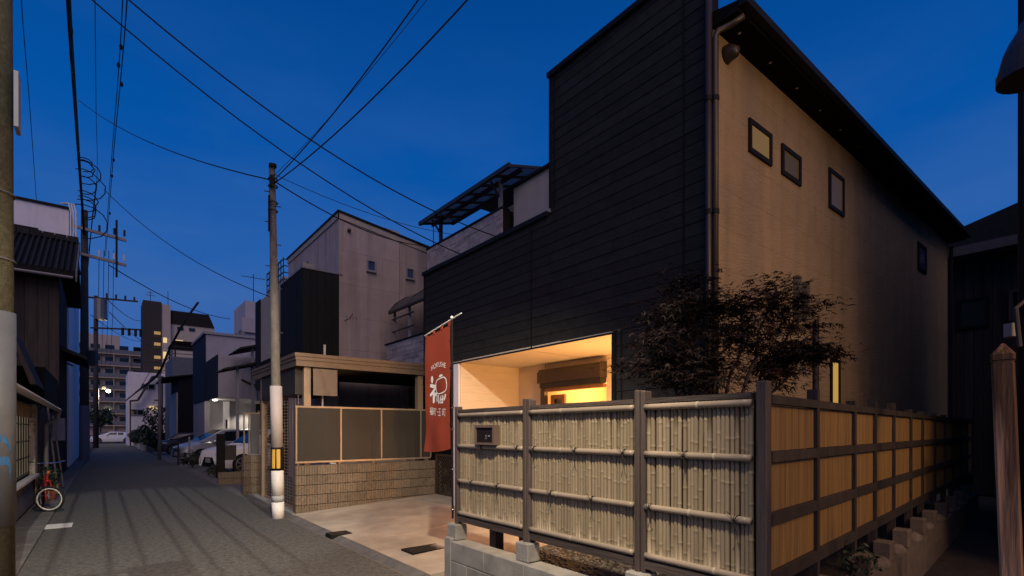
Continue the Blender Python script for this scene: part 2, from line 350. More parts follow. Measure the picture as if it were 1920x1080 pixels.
box(7.85, RY0, RZ, XE, YN - .01, 6.1).build('wall', cream_in, hs)
box(7.80, ST, 3.6, 12, YN + .08, 7.5).build('upper_wall', cream_front, hs)
box(7.72, ST, 7.5, 12.1, YN + .16, 7.56).build('coping', black_metal, hs)
# recess and room behind the shutter
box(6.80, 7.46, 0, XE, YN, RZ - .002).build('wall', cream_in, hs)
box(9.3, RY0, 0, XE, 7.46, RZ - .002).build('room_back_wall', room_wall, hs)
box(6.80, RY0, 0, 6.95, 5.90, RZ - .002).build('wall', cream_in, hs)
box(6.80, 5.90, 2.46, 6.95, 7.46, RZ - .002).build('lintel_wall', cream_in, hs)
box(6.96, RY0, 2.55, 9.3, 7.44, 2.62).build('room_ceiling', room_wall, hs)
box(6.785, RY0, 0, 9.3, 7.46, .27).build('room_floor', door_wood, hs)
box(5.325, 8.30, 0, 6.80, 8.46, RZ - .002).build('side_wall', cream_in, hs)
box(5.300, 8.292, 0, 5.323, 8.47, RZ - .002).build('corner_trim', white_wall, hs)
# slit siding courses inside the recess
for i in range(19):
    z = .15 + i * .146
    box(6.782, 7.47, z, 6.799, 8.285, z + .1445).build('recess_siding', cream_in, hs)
    box(6.782, 4.53, z, 6.799, 5.895, z + .1445).build('recess_siding', cream_in, hs)
    box(5.34, 8.283, z, 6.78, 8.299, z + .1445).build('recess_siding', cream_in, hs)
# shutter box, door frame, sliding door
sb = MB(); sb.prism([(6.60, 2.52), (6.60, 2.72), (6.66, 2.79), (6.779, 2.80), (6.779, 2.52)], 'y', 5.88, 7.50); sb.build('shutter_box', brown_metal, hs)
box(6.63, 5.90, 2.425, 6.779, 7.46, 2.515).build('shutter_slat', alu_dark, hs)
box(6.70, 5.90, 2.36, 6.79, 7.40, 2.42).build('door_head', door_wood, hs)
box(6.68, 7.38, .27, 6.779, 7.49, 2.42).build('door_jamb', brown_metal, hs)
dd = MB(); dd.box(6.83, 7.27, .27, 6.88, 7.36, 2.30).box(6.83, 6.98, .27, 6.88, 7.06, 2.30).box(6.83, 7.06, 2.22, 6.88, 7.27, 2.30)
dd.build('sliding_door', door_wood, hs); box(6.845, 7.06, .3, 6.865, 7.27, 2.22).build('door_glass', glass_dark, hs)
# lantern that lights the recess (behind the fence)
box(5.95, RY0 + .001, 1.62, 6.05, RY0 + .10, 1.90).build('wall_lantern', lit_yellow, hs)
# black boards on the front
def boards(y0, y1, z0, z1, x, rh, ln, name, m, parent):
    z = z0; k = 0
    while z < z1 - .02:
        zt = min(z + rh, z1); y = y0 - (ln * .5 if k % 2 else random.uniform(0, ln * .3))
        while y < y1:
            a, b = max(y, y0), min(y + ln, y1); y += ln
            if b - a > .02:
                t = random.uniform(0, .004)
                MB().hexa([(x - .014 - t, a + .002, z + .002), (x - .004, a + .002, z + .002), (x - .004, b - .002, z + .002), (x - .014 - t, b - .002, z + .002), (x - .008 - t, a + .002, zt - .003), (x - .004, a + .002, zt - .003), (x - .004, b - .002, zt - .003), (x - .008 - t, b - .002, zt - .003)]).build(name, m, parent)
        z = zt; k += 1
boards(YS + .06, RY0 - .07, .3, RZ + .02, FX + .02, .152, 3.0, 'siding_board', board_black, hs)
boards(YS + .06, ST - .02, RZ + .02, Z2 - .05, FX + .02, .152, 2.73, 'siding_board', board_black, hs)
boards(ST - .02, YN - .03, RZ + .02, Z1 - .05, FX + .02, .152, 2.73, 'siding_board', board_black, hs)
for y, z0, z1 in ((6.15, RZ, Z1), (3.42, .3, Z2 - .05), (ST - .11, Z1 + .05, Z2 - .05), (RY0 - .17, .3, RZ)):
    box(FX - .004, y, z0, FX + .0055, y + .022, z1).build('joint_trim', black_metal, hs)
box(FX - .012, RY0 - .06, .3, FX + .02, RY0, RZ).build('corner_trim', black_metal, hs)
box(FX - .02, YS, 0, FX + .03, YS + .055, Z2 - .05).build('corner_trim', brown_metal, hs)
box(FX - .012, ST - .022, Z1 + .06, FX + .03, ST + .01, Z2 - .05).build('corner_trim', black_metal, hs)
box(FX - .012, YN - .035, RZ, FX + .03, YN, Z1 - .05).build('corner_trim', black_metal, hs)
box(FX - .04, YS - .02, Z2 - .05, FX + .26, ST + .03, Z2 + .02).build('coping', black_metal, hs)
box(FX - .04, ST + .035, Z1 - .05, FX + .26, YN + .03, Z1 + .02).build('coping', black_metal, hs)
box(FX - .004, RY0, RZ - .02, FX + .003, YN, RZ + .008).build('drip_edge', black_metal, hs)
# beige side panels
z = .3; k = 0
while z < 6.10:
    zt = min(z + .455, 6.12); x = FX + .06 - (1.5 if k % 2 else 0)
    while x < XE:
        a, b = max(x, FX + .06), min(x + 3.03, XE); x += 3.03
        box(a + .0015, YS + .002, z + .001, b - .0015, YS + .018, zt - .001).build('siding_panel', cream_siding, hs)
    z = zt; k += 1
box(FX + .03, YS + .003, 0, XE, YS + .02, .3).build('plinth', conc, hs)
# roof edge over the side wall
ev = MB(); ev.prism([(YS - .30, 6.13), (YS - .30, 6.24), (YS + .6, 6.42), (YS + .6, 6.13)], 'x', FX + .035, XE + .12); ev.build('roof_edge', M('soffit_black', (.007, .007, .007), .8, .15, 5, bump=.02, spec=.1), hs)
box(FX + .03, YS - .40, 6.16, XE + .14, YS - .305, 6.245).build('gutter', black_metal, hs)
for i in range(14):
    x = FX + .35 + i * .75; MB().cyl((x, YS - .15, 6.12), (x, YS - .15, 6.131), .018, n=8).build('soffit_vent', steel, hs)
# windows of the side wall (photo pixels on the real wall plane)
def side_win(u0, u1, vt, vb, pm, name_label=None, fw=.058):
    x0, d0 = ony(u0, YS); x1, d1 = ony(u1, YS); zt = zv(vt, d0); zb = zv(vb, d0)
    w = window_y(hs, x0, x1, zb, zt, YS + .002, black_metal, pm, fw, .028)
    if name_label: w['label'] = name_label
side_win(1402.5, 1445, 221, 284, lit_dim, 'upper window with yellowish lit pane')
side_win(1464, 1500, 269, 326, lit_low)
side_win(1553, 1581, 314, 389, lit_low)
side_win(1720, 1735.5, 453, 504, glass_blue)
side_win(1556, 1573, 672, 770, lit_slot, 'tall slot window brightly lit', .05)
x0, d0 = ony(1357, YS); zz = zv(97, d0)
vh = MB(); vh.tube([(x0 + .05, YS, zz - .02), (x0 + .05, YS - .05, zz - .02), (x0 + .05, YS - .11, zz - .05), (x0 + .05, YS - .13, zz - .09)], [.10, .095, .07, .03], 12); vh.build('vent_hood', brown_metal, hs, smooth=True)
# downpipes at the corner
for i, (u, r, mm) in enumerate(((1337, .030, brown_metal), (1346.5, .034, brown_metal))):
    x = FX - .07 + i * .055; y = YS - .015 - .05 * i
    d = MB(); top = 6.55 if i == 0 else 6.03
    p = [(x, y, .1), (x, y, top)]
    if i == 1: p = [(x, y, .1), (x, y, 5.95), (x + .02, y - .02, 6.02), (x + .10, YS - .2, 6.06), (x + .14, YS - .32, 6.10)]
    d.tube(p, r, 10); dp = d.build('downpipe', mm, hs, smooth=True)
    for zc in (1.2, 2.6, 4.0, 5.25): MB().cyl((x, y, zc), (x, y, zc + .05), r + .008, n=10).build('pipe_collar', black_metal, dp)
x, d = ony(1524, YS); MB().tube([(x, YS - .05, .3), (x, YS - .05, zv(600, d))], .035, 8).build('downpipe', brown_metal, hs)
for u, v0, v1, w in ((1490, 519, 600, .055), (1506, 530, 600, .055)):
    x, d = ony(u, YS); box(x - w, YS - .07, zv(v1, d), x + w, YS, zv(v0, d)).build('duct_cover', M('drab_duct', (.10, .095, .075), .6, .2, bump=.05), hs)
MB().tube([(XE - .02, YS - .06, .2), (XE - .02, YS - .06, 6.0)], .04, 8).build('downpipe', black_metal, hs)
# ================================================================ concrete base wall with stub blocks
FA = Vector((3.10, 1.463, 0)); SD = Vector((.9962, .0876, 0)); SN = Vector((.0876, -.9962, 0))
bw = thing('concrete_wall', 'low grey concrete block wall carrying the bamboo fence', 'wall', (3.05, 3.0, 0))
def blockw(a, b, z0, z1): box(2.955, a + .004, z0 + .003, 3.155, b - .004, z1 - .003).build('block', conc, bw, bev=.006)
y = 4.92; blockw(4.78, 4.92, -.1, .43)
yy = 4.78
while yy > 1.2:
    blockw(max(yy - .62, 1.18), yy, .19, .40); yy -= .62
yy = 4.78 - .31
blockw(4.47, 4.78, -.1, .19)
while yy > 1.2:
    blockw(max(yy - .62, 1.18), yy, -.1, .19); yy -= .62
def spt(s, off, z): q = FA + SD * s + SN * off; return Vector((q.x, q.y, z))
def sbox(s0, s1, o0, o1, z0, z1):
    return MB().hexa([spt(s0, o0, z0), spt(s1, o0, z0), spt(s1, o1, z0), spt(s0, o1, z0), spt(s0, o0, z1), spt(s1, o0, z1), spt(s1, o1, z1), spt(s0, o1, z1)])
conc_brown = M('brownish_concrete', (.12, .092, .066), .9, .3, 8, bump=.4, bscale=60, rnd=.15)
for i in range(17):
    s = .06 + i * .62
    for z0, z1 in ((-.1, .19), (.193, .38)):
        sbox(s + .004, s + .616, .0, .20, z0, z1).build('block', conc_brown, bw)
# ---------------------------------------------------------------- bamboo fence, front run
fpY = [4.84, onx(993, 3.1)[0], onx(1206, 3.1)[0], 1.463]
fn = thing('bamboo_fence', 'bamboo fence facing the street with dark posts and round rails', 'fence', (3.1, 3.1, .55))
ZT, ZB = 1.815, .66
for i, y in enumerate(fpY):
    if i == 3: box(3.065, y - .032, .5, 3.135, y + .032, 1.90).build('post', wood_dark, fn, bev=.006)
    elif i == 0: box(3.06, y - .03, .57, 3.13, y + .03, 1.87).build('post', wood_dark, fn, bev=.005)
    else:
        box(3.05, y + .002, .57, 3.14, y + .046, 1.90).build('post', wood_dark, fn, bev=.006); box(3.06, y - .044, .57, 3.145, y - .003, 1.89).build('post', wood_dark, fn, bev=.006)
    if i < 3: box(3.0, y - .09, .40, 3.15, y + .09, .57).build('stub_block', conc, bw, bev=.008)
def culm_mesh(seed, H, r):
    rnd = random.Random(seed); mb = MB(); nm = MB(); zs = [0]; rs = [r]; z = rnd.uniform(.03, .25)
    while z < H - .03:
        zs += [z - .018, z - .007, z - .003, z + .003, z + .007, z + .018]; rs += [r, r * 1.01, r * 1.10, r * 1.10, r * 1.01, r]; z += rnd.uniform(.17, .30)
    zs.append(H); rs.append(r * .96); bx, by = rnd.uniform(-.004, .004), rnd.uniform(-.005, .005)
    mb.tube([(math.sin(q / H * 3.1) * bx, math.sin(q / H * 3.1) * by, q) for q in zs], rs, 8)
    me = bpy.data.meshes.new('culm'); me.from_pydata(mb.v, [], mb.f); me.materials.append(bamboo)
    for p in me.polygons: p.use_smooth = True
    return me
culms = [culm_mesh(i, 1.14, random.uniform(.0135, .0170)) for i in range(16)]
for i in range(3):
    ya, yb = fpY[i] - .045, fpY[i + 1] + .06; rails = []
    box(3.06, yb, 1.80, 3.14, ya, 1.835).build('top_rail', wood_rail, fn); box(3.125, yb, .67, 3.135, ya, 1.795).build('gap_shade_board', dark_wall, fn)  # dark board added behind the culms so the gaps between them look shaded
    box(3.06, yb, .60, 3.13, ya, .665).build('bottom_rail', wood_rail, fn)
    y = ya - .012
    while y > yb + .005:
        r = random.uniform(.9, 1.12); o = place(random.choice(culms), 'culm', (3.10 + random.uniform(-.002, .002), y, .665), fn, rot=(0, random.uniform(-.006, .006), random.uniform(0, 6))); o.scale = (r, r, 1)
        y -= .0300 * r + random.uniform(.0005, .003)
    for z in (1.772, 1.435, 1.052, .70):
        mb = MB(); pts = []; rs = []; y = ya
        while y > yb:
            pts.append((3.066, y, z)); rs.append(.0225); y -= .06
        pts.append((3.066, yb, z)); rs.append(.0225)
        k = int(len(pts) * random.uniform(.3, .7))
        mb.tube(pts, rs, 12); ro = mb.build('bamboo_rail', bamboo_rail_m, fn, smooth=True)
        if k: MB().cyl((3.066, pts[k][1] - .008, z), (3.066, pts[k][1] + .008, z), .0245, n=12).build('node_ring', node_m, ro)
        if z in (1.435, 1.052):
            for q in ((.06, .5, .93) if i == 1 and z > 1.2 else (.42, .94) if i == 0 and z > 1.2 else (.25, .66) if z < 1.2 and i < 2 else (.42,) if z > 1.2 else (.06, .88)):
                yk = ya + (yb - ya) * q; tm = MB()
                tm.ring((3.066, yk - .006, z), .025, .003, (.15, 1, .2), 12, 4).ring((3.066, yk + .006, z), .025, .003, (-.15, 1, -.2), 12, 4)
                tm.tube([(3.036, yk, z), (3.034, yk + .03, z + .035), (3.04, yk + .05, z + .045)], .0025, 4).tube([(3.036, yk, z), (3.034, yk - .03, z + .035)], .0025, 4)
                tm.tube([(3.038, yk, z), (3.03, yk + .018, z - .06), (3.04, yk + .025, z - .10)], .0025, 4).tube([(3.038, yk, z), (3.03, yk - .012, z - .055), (3.045, yk - .02, z - .085)], .0025, 4)
                tm.ball((3.036, yk, z), .008, .009, .008, 6, 4); tm.build('rope_tie', rope, fn)
# name box on the fence
ybx = onx(911, 3.03)[0]; zb0 = 1.46
nb_ = thing('name_plate_box', 'small brown framed black intercom plate on the bamboo fence', 'intercom', (3.03, ybx, zb0))
f = MB(); f.box(3.005, ybx - .17, zb0, 3.075, ybx + .17, zb0 + .022).box(3.005, ybx - .17, zb0 + .175, 3.075, ybx + .17, zb0 + .20).box(3.005, ybx - .17, zb0 + .022, 3.075, ybx - .14, zb0 + .175).box(3.005, ybx + .15, zb0 + .022, 3.075, ybx + .17, zb0 + .175)
f.build('frame', M('brown_box', (.15, .10, .08), .5, .1, bump=.05), nb_); box(3.02, ybx - .14, zb0 + .022, 3.06, ybx + .15, zb0 + .175).build('panel', black_band, nb_)
mk = MB(); mk.box(3.0185, ybx - .035, zb0 + .06, 3.0199, ybx + .005, zb0 + .066).box(3.0185, ybx - .025, zb0 + .075, 3.0199, ybx - .005, zb0 + .10)
mk.build('engraving', M('grey_engraving', (.16, .16, .16), .5, .1, bump=0), nb_)
box(3.0185, ybx - .085, zb0 + .085, 3.0199, ybx - .05, zb0 + .095).build('button', sheet_grey, nb_)
MB().cyl((3.019, ybx + .085, zb0 + .135), (3.0199, ybx + .085, zb0 + .135), .010, n=10).build('lens', glass_dark, nb_)
# ---------------------------------------------------------------- side run with reed blinds
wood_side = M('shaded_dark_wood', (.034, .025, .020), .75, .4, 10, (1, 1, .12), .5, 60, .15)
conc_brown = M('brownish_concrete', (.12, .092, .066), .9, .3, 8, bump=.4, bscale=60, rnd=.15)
sf = thing('reed_fence', 'long side fence of reed blinds in dark wood frame along the alley', 'fence', tuple(spt(5, 0, .55)))
def s_at(u):
    a, b = dr(u)  # intersection of the view ray with the fence line
    # FA + s*SD = d*(a,b)
    det = SD.x * (-b) - SD.y * (-a); s = (-FA.x * (-b) + FA.y * (-a)) / det; return s
ps = [.0] + [s_at(u) for u in (1525, 1596, 1635.5, 1671, 1703.5, 1726)]
while ps[-1] < 11.2: ps.append(ps[-1] + 1.05)
for i, s in enumerate(ps):
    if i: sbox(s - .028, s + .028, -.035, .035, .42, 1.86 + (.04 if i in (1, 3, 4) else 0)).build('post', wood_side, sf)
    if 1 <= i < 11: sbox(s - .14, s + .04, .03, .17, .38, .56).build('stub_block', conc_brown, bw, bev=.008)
    if i and i < 10:
        q = spt(s + .38, .12, .40); MB().ball((0, 0, 0), .14, .10, .08, 9, 6, .06)
        m_ = MB(); m_.ball(tuple(q), random.uniform(.12, .17), random.uniform(.08, .1), random.uniform(.06, .09), 10, 7, .05)
        m_.build('boulder', boulder_m, None, ['rounded pale stone between the first stub blocks of the alley wall', 'rounded stone behind the second stub block on the alley wall', 'rounded stone beside the third stub block along the alley', 'fourth rounded stone from the near end of the alley wall', 'fifth rounded stone along the dim alley wall', 'sixth rounded stone along the dim alley wall', 'seventh rounded stone far along the dark alley wall', 'eighth rounded stone far along the dark alley wall', 'farthest rounded stone at the dark end of the alley wall'][i - 1], 'stone', 'stones on the alley wall', smooth=True)
for i in range(len(ps) - 1):
    a, b = ps[i] + .03, ps[i + 1] - .03
    if i == 0: a += .012
    for z0, z1 in ((1.765, 1.82), (1.745, 1.762), (1.41, 1.475), (1.03, 1.10), (.66, .74)):
        if z0 == 1.745: continue
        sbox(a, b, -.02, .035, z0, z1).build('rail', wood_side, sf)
    for z0, z1 in ((.745, 1.025), (1.105, 1.405), (1.48, 1.76)):
        mb = MB(); n = int((b - a) / .011); pts = []
        for k in range(n * 2 + 1):
            s = a + (b - a) * k / (2 * n); pts.append((s, .010 if k % 2 == 0 else .0045 + random.uniform(0, .004)))
        base = len(mb.v)
        for s, o in pts: mb.v += [tuple(spt(s, o, z0)), tuple(spt(s, o, z1))]
        for k in range(len(pts) - 1): mb.f.append((base + 2 * k, base + 2 * k + 2, base + 2 * k + 3, base + 2 * k + 1))
        l2 = len(mb.v); mb.v += [tuple(spt(a, -.004, z0)), tuple(spt(b, -.004, z0)), tuple(spt(b, -.004, z1)), tuple(spt(a, -.004, z1))]; mb.f.append((l2, l2 + 1, l2 + 2, l2 + 3))
        mb.build('reed_panel', reed, sf, fix=False)
# dark stub posts behind the fence
for u, v, lb in ((931, 1030, 'short dark square post standing in the gravel behind the left fence panel'), (986, 1000, 'short dark square post behind the second fence post')):
    q = pt(u, 1000, 6.1); box(q.x - .06, q.y - .06, .02, q.x + .06, q.y + .06, .85).build('garden_post', alu_dark, None, lb, 'post', 'posts behind the fence')
# ================================================================ maple tree
tr = thing('maple_tree', 'small dark red maple tree rising behind the bamboo fence', 'tree', (4.12, 2.35, .1))
tk = MB(); tips = []
root = Vector((4.02, 2.30, .10)); rnd = random.Random(11)
def limb(p0, p1, r0, r1, n=7, wob=.03):
    pts = []; 
    for k in range(n + 1):
        q = p0.lerp(p1, k / n) + Vector((rnd.uniform(-wob, wob), rnd.uniform(-wob, wob), rnd.uniform(-wob, wob) * .5)) * (0 if k in (0, n) else 1); pts.append(q)
    tk.tube(pts, [r0 + (r1 - r0) * k / n for k in range(n + 1)], 7); return pts
fork = Vector((4.00, 2.28, 1.30)); limb(root, fork, .042, .032)
lobes = [((4.00, 2.48, 2.42), (.48, .46, .40), 34), ((3.92, 2.54, 2.76), (.17, .2, .34), 10), ((3.80, 2.66, 2.16), (.38, .36, .22), 16), ((4.26, 2.18, 2.52), (.36, .34, .26), 18), ((4.68, 1.98, 2.50), (.34, .24, .34), 22), ((4.80, 1.88, 2.28), (.38, .14, .12), 9), ((4.56, 2.04, 2.12), (.34, .2, .20), 14), ((4.52, 2.02, 2.80), (.14, .12, .12), 4), ((4.02, 2.30, 2.00), (.34, .3, .16), 8)]
for c0, rad, cnt in lobes:
    c0 = Vector(c0); pl = limb(fork, c0, .022, .007, 8, .035)
    for k in range(int(cnt * 1.3)):
        while True:
            v = Vector((rnd.uniform(-1, 1), rnd.uniform(-1, 1), rnd.uniform(-1, 1)))
            if .3 < v.length < 1: break
        t = c0 + Vector((v.x * rad[0], v.y * rad[1], v.z * rad[2])); t.x = min(t.x, 5.18)
        if t.z < 1.80: t.z = 1.80 + rnd.uniform(0, .1)
        b_ = min(pl[4:], key=lambda q: (q - t).length + rnd.uniform(0, .15)); limb(b_, t, .006, .002, 4, .02); tips.append((t, Vector((t.x - c0.x, t.y - c0.y, .15 * (t.z - c0.z))).normalized()))
tk.build('trunk', bark, tr, smooth=True)
lf = MB(); star = [(180, .10)]
for a, l in ((-118, .50), (-62, .86), (0, 1.05), (62, .86), (118, .50)): star += [(a - 30, .17), (a - 9, l * .55), (a, l), (a + 9, l * .55)]
star.append((148, .17))
for t, d in tips:
    for k in range(rnd.randint(34, 68)):
        p = t + Vector((rnd.gauss(0, .10), rnd.gauss(0, .10), rnd.gauss(0, .028))) + d * rnd.uniform(-.18, .10)
        out = (d + Vector((rnd.uniform(-.9, .9), rnd.uniform(-.9, .9), rnd.uniform(-.55, .25)))).normalized()
        up = Vector((rnd.uniform(-.35, .35), rnd.uniform(-.35, .35), 1)).normalized(); sd = out.cross(up).normalized(); sz = rnd.uniform(.032, .066); up = sd.cross(out)
        lf.poly([p + (out * math.cos(R(a)) * l + sd * math.sin(R(a)) * l) * sz - up * (l * l * sz * .3) for a, l in star])
lf.build('crown', maple_leaf, tr, fix=False)
# ================================================================ banner
bn = thing('nobori_banner', 'tall red cloth banner with white brush emblem on a black pole', 'banner', (3.02, 4.92, .5))
P0 = Vector((3.04, 4.93, 0)); a, b = dr(798); P1 = Vector((a * 6.15, b * 6.15, 0)); HB = 1.40
def cloth(s, t):  # s 0 left .. 1 right, t 0 top .. 1 bottom
    q = P1.lerp(P0, s); ztop = 2.715 + .075 * s; zbot = 1.355 + .045 * s - .02 * math.sin(s * 3.1)
    off = (.028 * math.sin(t * 7 + s * 3) + .018 * math.sin(s * 9 + t * 2.5) + .012 * math.sin(13 * t - 6 * s)) * (.12 + .5 * t) * (1 - .6 * s)
    return Vector((q.x - off, q.y + off * .1, ztop + (zbot - ztop) * t))
mb = MB(); NS, NT = 22, 44
for j in range(NT + 1):
    for i in range(NS + 1): mb.v.append(tuple(cloth(i / NS, j / NT)))
for j in range(NT):
    for i in range(NS): mb.f.append((j * (NS + 1) + i, j * (NS + 1) + i + 1, (j + 1) * (NS + 1) + i + 1, (j + 1) * (NS + 1) + i))
cl = mb.build('cloth', banner_m, bn, smooth=True, fix=False)
rodA = P1 + (P1 - P0) * .03; rodB = P0 + (P0 - P1) * .42
MB().tube([(rodA.x, rodA.y, 2.745), (P0.x, P0.y, 2.845), (rodB.x, rodB.y, 2.885)], .008, 8).build('rod', M('white_rod', (.7, .7, .68), .4, bump=0), bn)
MB().tube([(3.055, 4.90, .62), (3.045, 4.90, 2.86)], .0125, 10).build('pole', black_metal, bn)
MB().ball((3.045, 4.90, 2.87), .02, .02, .02, 8, 6).build('pole_cap', white_paint, bn)
for z in (.72, 1.17, 1.62, 1.86): MB().ring((3.053, 4.90, z), .017, .006, (0, 0, 1), 10, 5).build('clip', steel, bn)
for s in (.04, .36, .68, .97):
    q = cloth(s, 0); z = 2.745 + (2.845 - 2.745) * s
    box(q.x - .004, q.y - .02, q.z - .01, q.x + .004, q.y + .02, z + .008).build('loop', banner_m, bn)
for t in (.13, .35, .57, .8):
    q = cloth(1, t); box(q.x - .004, 4.895, q.z - .015, q.x + .004, q.y + .01, q.z + .015).build('side_loop', black_band, bn)
def on_cloth(pts2, name):  # list of polygons in banner metres (x right from left edge, y down from top) laid on the cloth
    mb = MB(); Wd = (P1 - P0).length
    for poly in pts2: mb.poly([cloth(x / Wd, y / HB) + Vector((-.004, -.001, 0)) for x, y in poly])
    return mb.build(name, white_print, cl, fix=False)
def stroke(pts, w):
    out = []; n = len(pts); ws = w if isinstance(w, list) else [w] * n
    for i in range(n - 1):
        (x0, y0), (x1, y1) = pts[i], pts[i + 1]; l = math.hypot(x1 - x0, y1 - y0) or 1; nx, ny = -(y1 - y0) / l, (x1 - x0) / l; a, b = ws[i] / 2, ws[i + 1] / 2
        ex, ey = (x1 - x0) / l * b * .6, (y1 - y0) / l * b * .6
        out.append([(x0 + nx * a, y0 + ny * a), (x1 + nx * b, y1 + ny * b), (x1 + ex, y1 + ey), (x1 - nx * b, y1 - ny * b), (x0 - nx * a, y0 - ny * a)])
    return out
def blob(cx, cy, rx, ry, ang=0, n=12):
    ca, sa = math.cos(R(ang)), math.sin(R(ang)); return [[(cx + rx * math.cos(k * 2 * math.pi / n) * ca - ry * math.sin(k * 2 * math.pi / n) * sa, cy + rx * math.cos(k * 2 * math.pi / n) * sa + ry * math.sin(k * 2 * math.pi / n) * ca) for k in range(n)]]
Wd = (P1 - P0).length
def bx(u, v):  # emblem crop (617 x 1080 px) -> banner metres
    s = (u - 92) / (478 - 92); top = 633 + (610 - 633) * s; y = 660 + v / 7.71; return (s * Wd, (y - top) / (843 - 622) * HB)
ep = []
ep += stroke([bx(*q) for q in ((262, 578), (248, 520), (250, 440), (275, 390), (320, 362), (385, 335), (418, 360), (432, 430), (428, 500), (405, 535), (350, 565), (300, 582), (262, 578))], .014)
ep += [[bx(*q) for q in ((302, 345), (315, 318), (345, 298), (378, 310), (340, 338))]]
ep += blob(*bx(198, 398), .022, .044, 8)
ep += stroke([bx(*q) for q in ((165, 488), (205, 492), (250, 480))], [.035, .045, .03]) + stroke([bx(*q) for q in ((240, 505), (205, 570), (165, 635))], [.035, .04, .035]) + stroke([bx(*q) for q in ((212, 575), (212, 650), (210, 725))], [.035, .045, .04]) + blob(*bx(245, 600), .03, .022, 30)
for pts, w in ((((268, 610), (262, 655), (268, 700)), .022), (((292, 600), (298, 660), (302, 722)), .026), (((345, 600), (335, 650), (322, 700)), .022), (((375, 590), (378, 640), (372, 700)), .024), (((415, 570), (412, 610), (398, 652)), .026), (((330, 660), (355, 650), (385, 640)), .016), (((330, 700), (352, 702), (376, 690)), .014), (((352, 640), (352, 690)), .012)):
    ep += stroke([bx(*q) for q in pts], w)
on_cloth(ep, 'emblem')
def text_polys(s, size, fn):
    cu = bpy.data.curves.new('t', 'FONT'); cu.body = s; cu.size = size; cu.resolution_u = 2; to = bpy.data.objects.new('t', cu); COL.objects.link(to)
    bpy.context.view_layer.update(); me = to.evaluated_get(bpy.context.evaluated_depsgraph_get()).to_mesh()
    ps = [[fn(me.vertices[i].co.x, me.vertices[i].co.y) for i in p.vertices] for p in me.polygons]
    wdt = max([v.co.x for v in me.vertices] + [.01]); bpy.data.objects.remove(to); return ps, wdt
def lettering(txt, pa, pb2, ky, arch, name):
    _, wt = text_polys(txt, .075, lambda x, y: (x, y)); k = (pb2[0] - pa[0]) / wt
    for i, ch in enumerate(txt):
        x0 = text_polys(txt[:i], .075, lambda x, y: (x, y))[1] if i else 0.; x0 = x0 + (.004 if i else 0)
        ps_, _ = text_polys(ch, .075, lambda x, y: (pa[0] + (x0 + x) * k, pa[1] + (pb2[1] - pa[1]) * (x0 + x) / wt - arch * math.sin(math.pi * min(1, (x0 + x) / wt)) - y * k * ky))
        if ps_: on_cloth(ps_, name)
lettering('HOKUSHE', bx(190, 275), bx(412, 210), 1.25, .035, 'letter')
lettering('福町・玉町', bx(155, 910), bx(420, 865), 1.4, 0, 'character')
# ================================================================ split-face block wall with frosted screens
WY = 10.16
def ribbed_block(Lb, H, D=.15):
    mb = MB(); n = max(2, round(Lb / .049)); rnd = random.random
    for i in range(n):
        a, b = -Lb / 2 + Lb * i / n, -Lb / 2 + Lb * (i + 1) / n; q = random.uniform(0, .006); c = .006
        mb.v += []; mb.prism([(a + .004, 0), (a + .013, -.020 - q), (b - .013, -.020 - q), (b - .004, 0)], 'z', .004, H - .005)
    mb.box(-Lb / 2 + .001, -.004, .004, Lb / 2 - .001, D, H - .005)
    me = bpy.data.meshes.new('split_block'); me.from_pydata(mb.v, [], mb.f); bm = bmesh.new(); bm.from_mesh(me); bmesh.ops.recalc_face_normals(bm, faces=bm.faces); bm.to_mesh(me); bm.free(); me.materials.append(split_block); return me
wl = thing('block_wall', 'ribbed split-face block wall between parking apron and carport', 'wall', (4.3, WY + .07, 0))
blk = [ribbed_block(.394, .187) for _ in range(5)]; half = ribbed_block(.196, .187)
for cidx in range(6):
    z = .94 - .19 * (cidx + 1); x = 2.84
    if cidx % 2: place(half, 'block', (x + .1, WY, z), wl); x += .2
    while x < 5.85:
        place(random.choice(blk), 'block', (x + .2, WY, z), wl); x += .4
fs = thing('frosted_screen', 'frosted panel screen in champagne metal frame on top of the ribbed block wall', 'screen', (4.3, WY + .07, .94))
zs0, zs1 = 1.015, 2.05; cols_ = [2.86, 3.55, 4.26, 4.93, 5.62]
xs = [ony(u, WY)[0] for u in (557, 641, 717, 791)] + [5.78]
box(xs[0] - .02, WY + .045, zs1, xs[-1], WY + .095, zs1 + .035).build('top_rail', alu, fs); box(xs[0] - .02, WY + .045, zs0 - .035, xs[-1], WY + .095, zs0).build('bottom_rail', alu, fs)
for i, x in enumerate(xs):
    box(x - .014, WY + .04, zs0, x + .014, WY + .09, zs1).build('mullion', alu, fs)
    if i < len(xs) - 1:
        box(x + .015, WY + .055, zs0, xs[i + 1] - .015, WY + .062, zs1).build('frosted_pane', frosted, fs)
for u in (562, 640, 703, 787):
    x = ony(u, WY)[0]; box(x - .02, WY + .097, .94, x + .02, WY + .13, zs1).build('support_post', alu, fs)
for i in range(10):
    x = random.uniform(3.45, 3.62)
ft = MB()
for i in range(26):
    ft.ball((random.uniform(3.50, 3.66), WY + .07 + random.uniform(-.03, .03), .955 + random.uniform(-.01, .02)), .012, .012, .010, 5, 4)
ft.build('flowers', M('pale_petal', (.6, .6, .55), .7, .3, 30, bump=0), None, 'tiny clump of pale flowers on top of the block wall under the screen', 'flowers')
